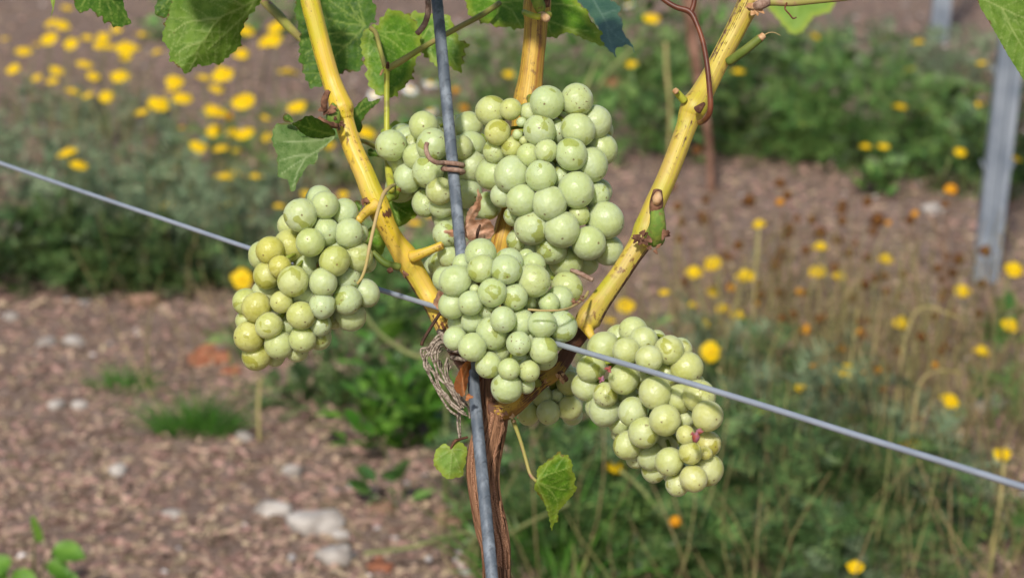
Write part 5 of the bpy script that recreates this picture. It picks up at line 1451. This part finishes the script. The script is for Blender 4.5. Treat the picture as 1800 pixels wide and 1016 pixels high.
# leaf stalks of the canopy, running up from the canes
for a, b_ in (((945, -60, 1.05), (880, -165, 1.0)), ((1345, -60, 1.0), (1440, -165, 1.05)), ((536, -60, 1.03), (460, -175, 1.08)), ((1352, -70, 1.0), (1600, -195, 1.0)), ((1348, -64, 1.0), (1150, -185, 1.05)), ((536, -68, 1.03), (300, -190, 1.0)), ((948, -68, 1.05), (1010, -140, 0.98)), ((946, -66, 1.05), (765, -140, 0.98)), ((538, -66, 1.03), (640, -115, 0.95)), ((300, -185, 1.0), (180, -30, 1.035)), ((1352, -70, 1.0), (1730, -25, 0.93)), ((538, -66, 1.03), (470, -14, 1.05))):
    link('petiole', pxtube([(*a, 5), ((a[0] + b_[0]) / 2, (a[1] + b_[1]) / 2 - 14, (a[2] + b_[2]) / 2, 4.5), (*b_, 4)], seg=7, sub=5), vine, M['petiole'])

# ================================================================== DEAD LEAVES CAUGHT IN THE VINE
def dead(outline, veins, depth, mat, label, seed, wave=9.0, stalkpts=None):
    o = leaf(outline, veins, depth, mat, None, teeth=1.6, period=9, step=2.2, name='dead_leaf', seed=seed, wave=wave, vw=1.8)
    prop(o, label, 'leaf', 'dead leaves caught in the vine')
    if stalkpts:
        link('stalk', pxtube(stalkpts, seg=8, sub=5), o, M['stalk_dark'])
Z = 5.08
dead(zm(700, 220, Z, [(708,545),(722,600),(757,640),(735,680),(742,740),(695,825),(650,880),(590,925),(596,860),(612,790),(640,740),(680,705),(705,640)]), [zm(700, 220, Z, [(600,910),(660,800),(715,700),(715,600)])], plane(0.996, 830, 370, 0.02, 0.01), 'leaf_dry', 'narrow curled tan dead leaf beside the rod, upper of two', 31)
dead(zm(700, 220, Z, [(640,830),(700,850),(800,832),(850,895),(862,960),(835,1005),(760,1030),(680,1040),(600,1010),(585,930)]), [zm(700, 220, Z, [(690,1010),(720,930),(800,870)]), zm(700, 220, Z, [(700,990),(780,960),(850,940)])], plane(0.988, 840, 405, -0.01, 0.02), 'leaf_dry', 'broad crumpled tan dead leaf between rod and middle cane', 32, 14.0, [(838, 420, 0.980, 2.2), (840, 407, 0.978, 2.8), (844, 396, 0.980, 2.0)])
dead(zm(700, 220, Z, [(388,950),(440,935),(490,928),(520,960),(500,1010),(465,992),(440,975)]), [zm(700, 220, Z, [(395,952),(500,960)])], plane(1.010, 790, 410, 0.0, 0.02), 'leaf_dry', 'small pointed tan dead leaf just left of the rod', 33)
Z = 4.84
dead(zm(700, 490, Z, [(350,82),(412,112),(396,150),(402,235),(350,278),(322,245),(288,207),(312,168)]), [zm(700, 490, Z, [(390,240),(360,170),(355,95)])], plane(1.000, 773, 525, 0.02, 0.0), 'leaf_dry', 'crumpled pink-tan dead leaf where the wire meets the left cane', 34, 12.0, [(783, 540, 0.998, 3.4), (772, 553, 0.995, 3), (757, 576, 0.992, 3), (744, 598, 0.99, 3), (741, 607, 0.99, 3.2)])
dead(zm(700, 490, Z, [(580,690),(615,688),(655,692),(650,722),(606,780),(592,880),(575,960),(552,1012),(530,990),(490,960),(470,912),(490,840),(540,742)]), [zm(700, 490, Z, [(560,1000),(545,880),(600,720)])], lambda x, y: 0.950 + 0.012 * abs(x - (800 + (660 - y) * -0.15 + 12)) / 12.0 * 0.6, 'leaf_rust', 'rolled rust-orange dead leaf beside the rod above the bare trunk', 35, 5.0)
dead(zm(700, 490, Z, [(575,980),(605,978),(648,1000),(640,1012),(605,1020),(585,1050),(570,1030)]), [zm(700, 490, Z, [(580,1000),(640,1006)])], plane(0.945), 'leaf_rust', 'tiny rust leaf scrap at the lower tip of the rolled dead leaf', 36)

# ================================================================== FRAYED TWINE
def twine():
    e = empty('frayed_twine', P(800, 610, 0.985))
    prop(e, 'frayed grey-brown twine knotted round the vine with loose hanging strands', 'twine')
    rng = random.Random(3)
    # wraps around the vine head
    for k in range(5):
        y0 = 590 + k * 11
        pts = []
        for j in range(15):
            a = math.pi * 2 * j / 14 + k
            c = P(797 + k * 6, y0 + 3 * math.sin(a + k), 1.003 - k * 0.003)
            p = c + RGT * (math.cos(a) * 0.0072) - FWD * (math.sin(a) * 0.0066) - UPV * (math.cos(a) * 0.002)
            pts.append((p.x, p.y, p.z, 0.0010))
        link('wrap', tube('wrap', pts, seg=7, sub=3, pt=True, rfn=lambda th, s: 1 + 0.25 * math.sin(s * 2600 + th * 2)), e, M['twine'])
    # loops and loose strands
    loops = [
     [(800,600,.985),(780,592,.98),(768,598,.976),(757,606,.975),(750,612,.975),(742,613,.976),(742,626,.976),(752,640,.974),(764,660,.973),(772,680,.972),(790,702,.97),(812,722,.97)],
     [(796,598,.984),(772,596,.978),(760,604,.974),(754,618,.973),(748,628,.973),(748,645,.973),(752,655,.972),(760,672,.971),(770,688,.970),(790,706,.969),(815,724,.968)],
     [(798,604,.983),(778,600,.975),(764,612,.972),(760,628,.971),(764,645,.970),(772,662,.969),(786,682,.968),(800,700,.967),(820,712,.966)],
     [(800,606,.981),(786,604,.973),(772,608,.970),(766,624,.969),(768,640,.968),(776,656,.967),(788,672,.966),(798,690,.966),(806,706,.966),(812,718,.966)],
     [(750,640,.974),(756,662,.972),(768,684,.971),(780,706,.970),(792,722,.969),(802,728,.968)],
     [(747,634,.975),(750,650,.974),(764,676,.972),(782,694,.971),(796,712,.970),(816,726,.969),(820,728,.969)],
     [(790,640,.982),(786,655,.980),(792,670,.978),(800,690,.976),(806,705,.975),(806,740,.975),(807,770,.976)],
     [(786,630,.98),(784,648,.978),(788,668,.976),(798,682,.974),(812,700,.972),(822,716,.971),(826,734,.971)],
     [(780,600,.978),(770,590,.977),(760,600,.977),(756,612,.977),(764,618,.978),(774,612,.979)],
     [(748,612,.976),(756,622,.975),(762,634,.974),(772,636,.974),(776,646,.974)],
    ]
    for i, l in enumerate(loops):
        for rep in range(2):
            pts = []
            for (x, y, d) in l:
                p = P(x + rng.uniform(-2.5, 2.5) + rep * 2, y + rng.uniform(-2.5, 2.5) + rep * 1.5, d + rng.uniform(-.0015, .0015))
                pts.append((p.x, p.y, p.z, (2.1 if rep == 0 else 1.3) * d / FPX))
            link('strand', tube('strand', pts, seg=6, sub=6, pt=True, rfn=lambda th, s: 1 + 0.2 * noise.noise((th, s * 900, i))), e, M['twine'])
twine()
# ================================================================== GRAPE BUNCHES
def grape_mesh(seed):
    V = []; F = []; n = 32; m = 18
    rng = random.Random(seed)
    o = Vector((seed * 4.3, 1.7, 2.2)); el = rng.uniform(1.0, 1.06); dent = rng.uniform(0.0, 0.02)
    def shp(c):
        k = 1 + 0.035 * noise.noise(c * 0.9 + o)
        z = c.z * el
        r2 = c.x * c.x + c.y * c.y
        if c.z > 0: z -= dent * math.exp(-r2 / 0.02)
        else: z += 0.05 * math.exp(-r2 / 0.03)       # dimple at the stalk
        return Vector((c.x * k, c.y * k, z * k))
    V.append(shp(Vector((0, 0, 1))))
    for i in range(1, m):
        t = math.pi * i / m
        for j in range(n):
            a = 2 * math.pi * j / n
            V.append(shp(Vector((math.sin(t) * math.cos(a), math.sin(t) * math.sin(a), math.cos(t)))))
    V.append(shp(Vector((0, 0, -1))))
    for j in range(n): F.append((0, 1 + j, 1 + (j + 1) % n))
    for i in range(m - 2):
        for j in range(n):
            a = 1 + i * n + j; b = 1 + i * n + (j + 1) % n
            F.append((a, a + n, b + n, b))
    l = len(V) - 1; s = 1 + (m - 2) * n
    for j in range(n): F.append((l, s + (j + 1) % n, s + j))
    return shared(mesh('grape', V, F), M['grape'])
GM = [grape_mesh(s) for s in range(1, 8)]

def bunch(label, grapes, base, bulge, fill, seed, stalk_px, ripe_fn, base_fn=None, back=0.020, gs=1.0, rk=False):
    """grapes: (px, py, r_px, layer[, ripe]); nearer layers are placed first and the others pushed back until they touch"""
    rng = random.Random(seed)
    grapes = [(g[0], g[1], g[2] * gs * (1.10 if g[3] < 0.35 else 1.19)) + tuple(g[3:]) for g in grapes]
    xs = np.array([g[0] for g in grapes]); ys = np.array([g[1] for g in grapes])
    cx, cy = (xs.min() + xs.max()) / 2, (ys.min() + ys.max()) / 2
    rx, ry = (xs.max() - xs.min()) / 2 + 20, (ys.max() - ys.min()) / 2 + 20
    items = [list(g) + ([None] if len(g) < 5 else []) for g in grapes]
    # unseen berries at the back
    tries = 0; nf = 0
    while nf < fill and tries < 4000:
        tries += 1
        g = rng.choice(grapes)
        x, y = g[0] + rng.uniform(-20, 20), g[1] + rng.uniform(-20, 20)
        x, y = cx + (x - cx) * 0.80, cy + (y - cy) * 0.84
        dmin = min(math.hypot(x - a[0], y - a[1]) - a[2] for a in grapes)
        if dmin > -8: continue
        items.append([x, y, rng.uniform(18, 22), 3.0 + rng.random() * 0.5, None]); nf += 1
    def bdepth(x, y):
        b = base_fn(x) if base_fn else base
        return b + bulge * (((x - cx) / rx) ** 2 * 1.0 + ((y - cy) / ry) ** 2 * 0.6)
    items.sort(key=lambda g: (g[3], bdepth(g[0], g[1])))
    placed = []
    for (x, y, r, lay, ripe) in items:
        d = bdepth(x, y) + lay * 0.006 + (back if lay >= 3 else 0)
        R = r * d / FPX
        for it in range(6):
            moved = False
            for (p2, R2, d2, x2, y2, r2, lay2) in placed:
                if lay > lay2 + 0.15 and lay < 3 and math.hypot(x - x2, y - y2) < (r + r2) * 0.92 and d < d2 + 0.0015:
                    d = d2 + 0.0016; moved = True
                p = P(x, y, d); R = r * d / FPX
                rs = (R + R2) * 0.82
                v = p - p2
                if v.length < rs:
                    # slide back along the line of sight until the berries just touch
                    ray = (p - CAMP).normalized()
                    bq = v.dot(ray); cq = v.length_squared - rs * rs
                    t = -bq + math.sqrt(max(0.0, bq * bq - cq))
                    d += t * ray.dot(FWD) + 1e-5; moved = True
            if not moved: break
        p = P(x, y, d); R = r * d / FPX
        placed.append((p, R, d, x, y, r, lay))
        items[len(placed) - 1] = [x, y, r, lay, ripe]
    dm = sorted(q[2] for q in placed)[len(placed) // 2]
    top = P(*stalk_px[-1][:3])
    e = empty('grape_bunch', top)
    prop(e, label, 'grapes', 'bunches of pale green grapes on the vine')
    # rachis: from the stalk down through the middle of the bunch
    mid = [P(*t[:3]) for t in stalk_px]
    order = sorted(range(len(placed)), key=lambda i: items[i][1])
    axis = []
    nseg = 6
    y0, y1 = ys.min() + 12, ys.max() - 14
    for k in range(nseg + 1):
        yy = y0 + (y1 - y0) * k / nseg
        sel = [i for i in range(len(placed)) if abs(items[i][1] - yy) < 40]
        if not sel: continue
        xx = sum(items[i][0] for i in sel) / len(sel)
        axis.append(P(xx, yy, dm + 0.013))
    V = []; F = []
    def add(me):
        b = len(V)
        V.extend([v.co.copy() for v in me.vertices]); F.extend([tuple(i + b for i in p.vertices) for p in me.polygons])
        bpy.data.meshes.remove(me)
    chain = [(p.x, p.y, p.z, 0.0021) for p in reversed(mid)] + [(p.x, p.y, p.z, 0.0021 - 0.0011 * k / nseg) for k, p in enumerate(axis)]
    add(tube('r', chain, seg=8, sub=4, pt=True))
    for i, (p, R, d, *_r) in enumerate(placed):
        x, y, r, lay, ripe = items[i]
        near = min(axis, key=lambda a: (a - p).length + max(0, (p.z - a.z)) * 0.6)
        # outward direction with a pull towards the viewer for front berries
        out = (p - near)
        out = out.normalized() if out.length > 1e-6 else -FWD
        j = Vector((rng.gauss(0, .28), rng.gauss(0, .28), rng.gauss(0, .28) - 0.25))
        q = (out + j).normalized().to_track_quat('Z', 'Y') @ Quaternion((0, 0, 1), rng.random() * 6.28)
        g = inst('grape', GM[rng.randrange(len(GM))], e, p, q, R)
        rp = ((ripe * 0.9 + 0.15) if rk else ripe * 0.88) if ripe is not None else max(0.0, min(1.0, ripe_fn(x, y) + rng.gauss(0, 0.08)))
        g.color = (rp, rng.random(), max(0.25, min(1.0, rng.gauss(0.86, 0.10) - (0.08 if rk else 0.45) * rp)), 1.0)
        g.scale = (R * rng.uniform(0.96, 1.04), R * rng.uniform(0.96, 1.04), R * rng.uniform(0.97, 1.05))
        base_ = p - (q @ Vector((0, 0, 1))) * R * 0.93
        m1 = base_.lerp(near, 0.5) + Vector((0, 0, 0.002))
        add(tube('p', [(base_.x, base_.y, base_.z, 0.0011), (m1.x, m1.y, m1.z, 0.0008), (near.x, near.y, near.z, 0.0010)], seg=6, sub=3, pt=True))
    link('rachis', mesh('rachis', V, F), e, M['rachis'])
    return e

LEFT = [(561.4,350.6,21.7,1),(571,360.6,23,0),(605,374.4,21,1),(528.3,378.5,26.5,0),(512,397,20,1),(572,407,21.5,1),(613.8,410.8,24,0),(626,411,18,1),(545.5,426.6,23.3,0),(510.4,432,24.5,.7,.7),(475,440.8,23.5,0,.95),(461.5,449,21.5,1,.35),(492.5,469,19,0,.95),(470,484,20.5,.5,.7),(542,468.5,21.7,1,.1),(588,459,25,0,.4),(591,437,17,1.2),(629,451.3,21.7,.5,.35),(643,462,16,2),(515,494.7,25.3,0,.45),(568,496.6,22.5,0,.15),(610,489,21,.6),(472,517,24,1,.45),(494.5,531,18,0,.65),(532,515,21,1),(566.4,536.8,22.6,0),(610,527.6,23,.4),(642.6,515,21,1),(615.8,554.4,23,1),(587,561,15,2),(432,530,19.5,.6,.4),(451,540,24.5,0,.85),(433.5,563.6,17,1.2,.4),(438,591.5,25,0,.8),(473,572,22,0,.5),(503.7,570,20.5,1,.1),(529,554.4,23,0,.5),(561.4,570.3,18.5,1),(532,596,20.7,.5,.25),(560,593,19,1.2,.15),(490.3,605.4,21.5,.5),(452,624.6,22.5,.5,.65),(483,627,15,1.6),(522,617,16.5,1.6),(507,510,16,2)]
bunch('left grape bunch with yellow-tinged berries hanging beside the left cane', LEFT, 0.990, 0.016, 16, 11, [(575, 385, 1.018), (604, 384, 1.014), (630, 387, 1.005)], lambda x, y: max(0.0, 0.45 - (x - 440) / 300.0) if x < 560 else 0.02)

UL = [(687.6,256,21.5,.5),(707.7,240,17,1),(717,246,19,1),(726,257,17,.6,.2),(744.5,221.8,20.5,.6,.2),(760.4,255,24.5,0),(755,238,18,1),(703.8,284.5,18.5,.5),(733.6,277,19.5,.4),(717.7,313.8,20,.4),(705,328.8,21,1),(752,302,23.3,0,.05),(744.5,330.5,17,1),(773,336.4,20,0,.35),(748,357.5,18.5,1),(777,362,17.5,1),(785.5,388,17,1.4),(784,412,18.5,1),(792,449.5,18,1),(777,465,18.5,1.4),(765,470,15.5,1.8),(767,492,17,1.8),(823,222,19.5,1,.2),(805,225,17,1.4,.3),(828,254.4,18.5,1),(811,260,17,.5,.3),(828,293,21.5,.5,.15),(849,279.5,14,1.8),(820.6,339,21,1),(856.7,361.8,18.5,1),(796,238,18,2),(790,292,18,2),(795,322,18,2),(806,378,16,2),(772,226,15,1.6,.2)]
bunch('upper left grape bunch behind the rod with the coiled dry tendril', UL, 1.018, 0.012, 12, 12, [(740, 262, 1.032), (716, 300, 1.036), (696, 338, 1.030), (680, 350, 1.022)], lambda x, y: 0.02, gs=1.10)

UR = [(864.3,196,23.5,.5,.4),(897.7,192.2,17.3,0,.5),(930,197.7,14.3,.5,.25),(961.6,181,28.5,0),(1014,176,26.5,0,.15),(874.8,233,21.7,0,.65),(916.6,215,8,.3,0),(909.5,236.5,8,.2,0),(920.8,247,7,.3,.3),(948.8,230,26.5,0),(981,232,19.5,1),(1016,228.7,26.7,0,.1),(1045.8,215.3,25,.5),(1057,231,18,1.5),(1055.8,263,24.5,.5,.1),(871.8,266,19,1,.15),(900.3,259,17,.5,.45),(929.5,273.8,18,.5),(960.5,265.5,19.2,0,.15),(1004,271.6,27,0),(1038,290.5,26.5,.5),(866,305.5,25,1),(900,307,27,.4),(951.3,310,26,0),(985.6,313,18,1),(1013,334.3,29.5,0,.05),(1047.5,345,21,1),(1052,337,19,1.8),(883,344,18,.6),(917,352,26,0,.05),(966,357.7,27.7,0,.1),(903.6,380,15,1.5),(934.6,401,25.7,.4),(987,403.8,29,0,.12),(1018,378.3,17.5,0),(1063,388,30,0),(1035,428,27,0,.05),(1069,439.7,23,1),(969.7,438,23.5,.5),(995,461.7,25,.5,.1),(1028,462,20,1),(940,443,18,1.2),(912,424,18,2),(967,482,18,1.6),(1000,300,20,2),(940,290,18,2),(985,375,18,2),(960,420,18,2)]
bunch('largest grape bunch, upper right of the rod below the middle cane', UR, 0.985, 0.014, 16, 13, [(950, 210, 1.012), (938, 190, 1.022), (932, 172, 1.03)], lambda x, y: 0.02)

CE = [(844.5,446.8,23.3,.5),(846,472.2,22,0,.15),(814,465,16,1),(801,494,26,0,.05),(783,491,19,.6),(889.6,474,25,0),(894,462,21.5,.6),(834.4,508.6,8.3,0,.1),(865.7,514.8,24,0),(904.7,522,22.3,.2,.05),(925.6,523.7,20.5,1),(937,493.6,25.5,.5,.2),(937,465,18.5,1.1),(925,452.6,13,1.6),(827,532.4,20,0),(796,536,21.5,.5),(858.7,544.6,16,1),(832,563.8,18.5,1),(807.7,567,17,1.4),(884.6,562,21.7,0),(916.4,567,20.5,.7),(865.7,585.5,25,.4),(833.6,585,16,1),(800,595,17.5,1.1),(830,610,22.5,0),(873,618.5,19.5,.7),(911.4,604,20.7,0),(953,569.7,23,0),(988,573.6,23,.5),(955,614.3,23.3,0,.1),(956,626,20,1.5),(858.7,641.5,19.5,.7),(894.7,648.6,18,0,.1),(930,652,17.7,.3),(890.5,680.4,25.8,.3),(925.6,677,13,1.2),(965,533,16,1),(984,525.4,20.5,1),(997,505,23,1.3,.25),(946,537,14,1.2,.2),(909,493,14,1.6),(918,632,15,1.5),(886,604,17,1.5),(938,592,16,1.5),(915,660,14,1.5),(848,520,16,1.6),(975,600,15,1.6)]
bunch('central lower grape bunch covering the rod and the fork of the vine', CE, 0.937, 0.012, 10, 14, [(870, 560, 0.952), (905, 640, 0.955), (935, 668, 0.968), (945, 674, 0.975)], lambda x, y: 0.0, back=0.004)

BK = [(954,698,17,.3),(980,695.4,11.2,.2,0),(1001.7,717,20.5,0,.45),(964,724.7,19.5,0,.15),(929,728,16.5,.5),(1001,673,21.5,.3,.55),(992,650,13,1),(985,712,15,1.2),(946,712,16,1.4)]
bunch('small shaded grape bunch hanging behind the woody arm', BK, 0.990, 0.008, 4, 15, [(975, 700, 1.006), (972, 680, 1.002), (970, 664, 0.990)], lambda x, y: 0.1)

RI = [(1113,581,20.8,.7,.15),(1087,594.3,20.5,1),(1061,611.5,25,.5,.1),(1101,617,22,.3,.25),(1131.4,599.4,21.5,.7,.2),(1154,597,15,1,.15),(1176.6,615,23.5,.3,.35),(1200,614,14,1,.4),(1141,630.3,22.5,0,.3),(1207.5,647.4,24,.5,.4),(1039.3,647,22.8,.3,.1),(1097,665.5,25.2,0,.2),(1064.4,694,20,0,.25),(1030,679,21.5,.7,.05),(1130.5,669,16,1,.15),(1173,659,19,1,.15),(1100.4,694,17,1),(1151.5,690.6,27,0,.3),(1194,700.6,22,.5,.25),(1229,696.5,25,.6,.4),(1063.6,720,25,.5),(1052,715,19,1),(1112.5,723.4,24,.3,.1),(1169,738.5,26,0,.35),(1204,737,13.5,.8,.2),(1219,735,14,1,.3),(1243.5,731,23,.6,.5),(1091,744.4,18,1),(1132,760,25,0,.2),(1104,782,24,.3,.2),(1172.4,773.6,18.5,.7,.2),(1205,764.4,15.7,0,.55),(1213.4,796,18.7,0,.55),(1244.4,780,19.5,.5,.85),(1240,796,11,.3,.75),(1144,800,21,.5,.02),(1176.6,811,23.7,0,.25),(1242.7,825.5,24.5,.5,.4),(1219,841,22.3,0,.6),(1149,827,18.5,1,.1),(1187.4,830.5,16,1,.2),(1191,850.6,18.5,.8,.3),(1117,806,14,1.5,.1),(1086,763,10,1.5),(1223,673,14,1,.5)]
rb = bunch('right grape bunch crossed by the wire below the right cane', RI, 0.91, 0.010, 16, 16, [(1085, 640, 0.960), (1066, 624, 0.962), (1052, 610, 0.962)], lambda x, y: 0.08, base_fn=lambda x: wire_z(x) + 0.0085, rk=True)

# shrivelled scraps on the bunches
link('shrivelled_berry', bud_mesh(P(1222, 776, 0.876), pv(0.15, -1, 0.3), 17 / FPX, 6 / FPX), rb, M['red_bit'])
scales(rb, 1224, 760, 0.878, 7, 7, 12, 51, 'red_bit')
scales(rb, 1068, 648, 0.912, 8, 5, 9, 52, 'red_bit')
scales(rb, 1058, 668, 0.912, 6, 4, 9, 53, 'red_bit')

def scrap(name, label, pts, mat):
    o = link(name, pxtube(pts, seg=8, sub=6, rfn=lambda th, s: 1 + 0.25 * noise.noise((math.cos(th) * 3, math.sin(th) * 3, s * 700))), None, M[mat])
    prop(o, label, 'twig')
    return o
scrap('dry_twig', 'short broken tan twig end sticking out under the largest bunch', [(1004, 475, 0.965, 3.5), (1016, 479, 0.962, 4.2), (1030, 486, 0.960, 4.4), (1042, 492, 0.958, 4.2)], 'tendril_brown')
tw = scrap('dry_twig', 'thin dry stem lying across the grapes to the right cane base', [(928, 544, 0.925, 2.0), (955, 546, 0.925, 2.0), (985, 545, 0.928, 2.0), (1004, 540, 0.935, 2.2), (1018, 531, 0.944, 2.6), (1029, 522, 0.953, 3), (1034, 512, 0.958, 2)], 'tendril')
scales(tw, 1012, 530, 0.940, 6, 6, 10, 61)
scales(tw, 1022, 523, 0.945, 5, 5, 9, 62)
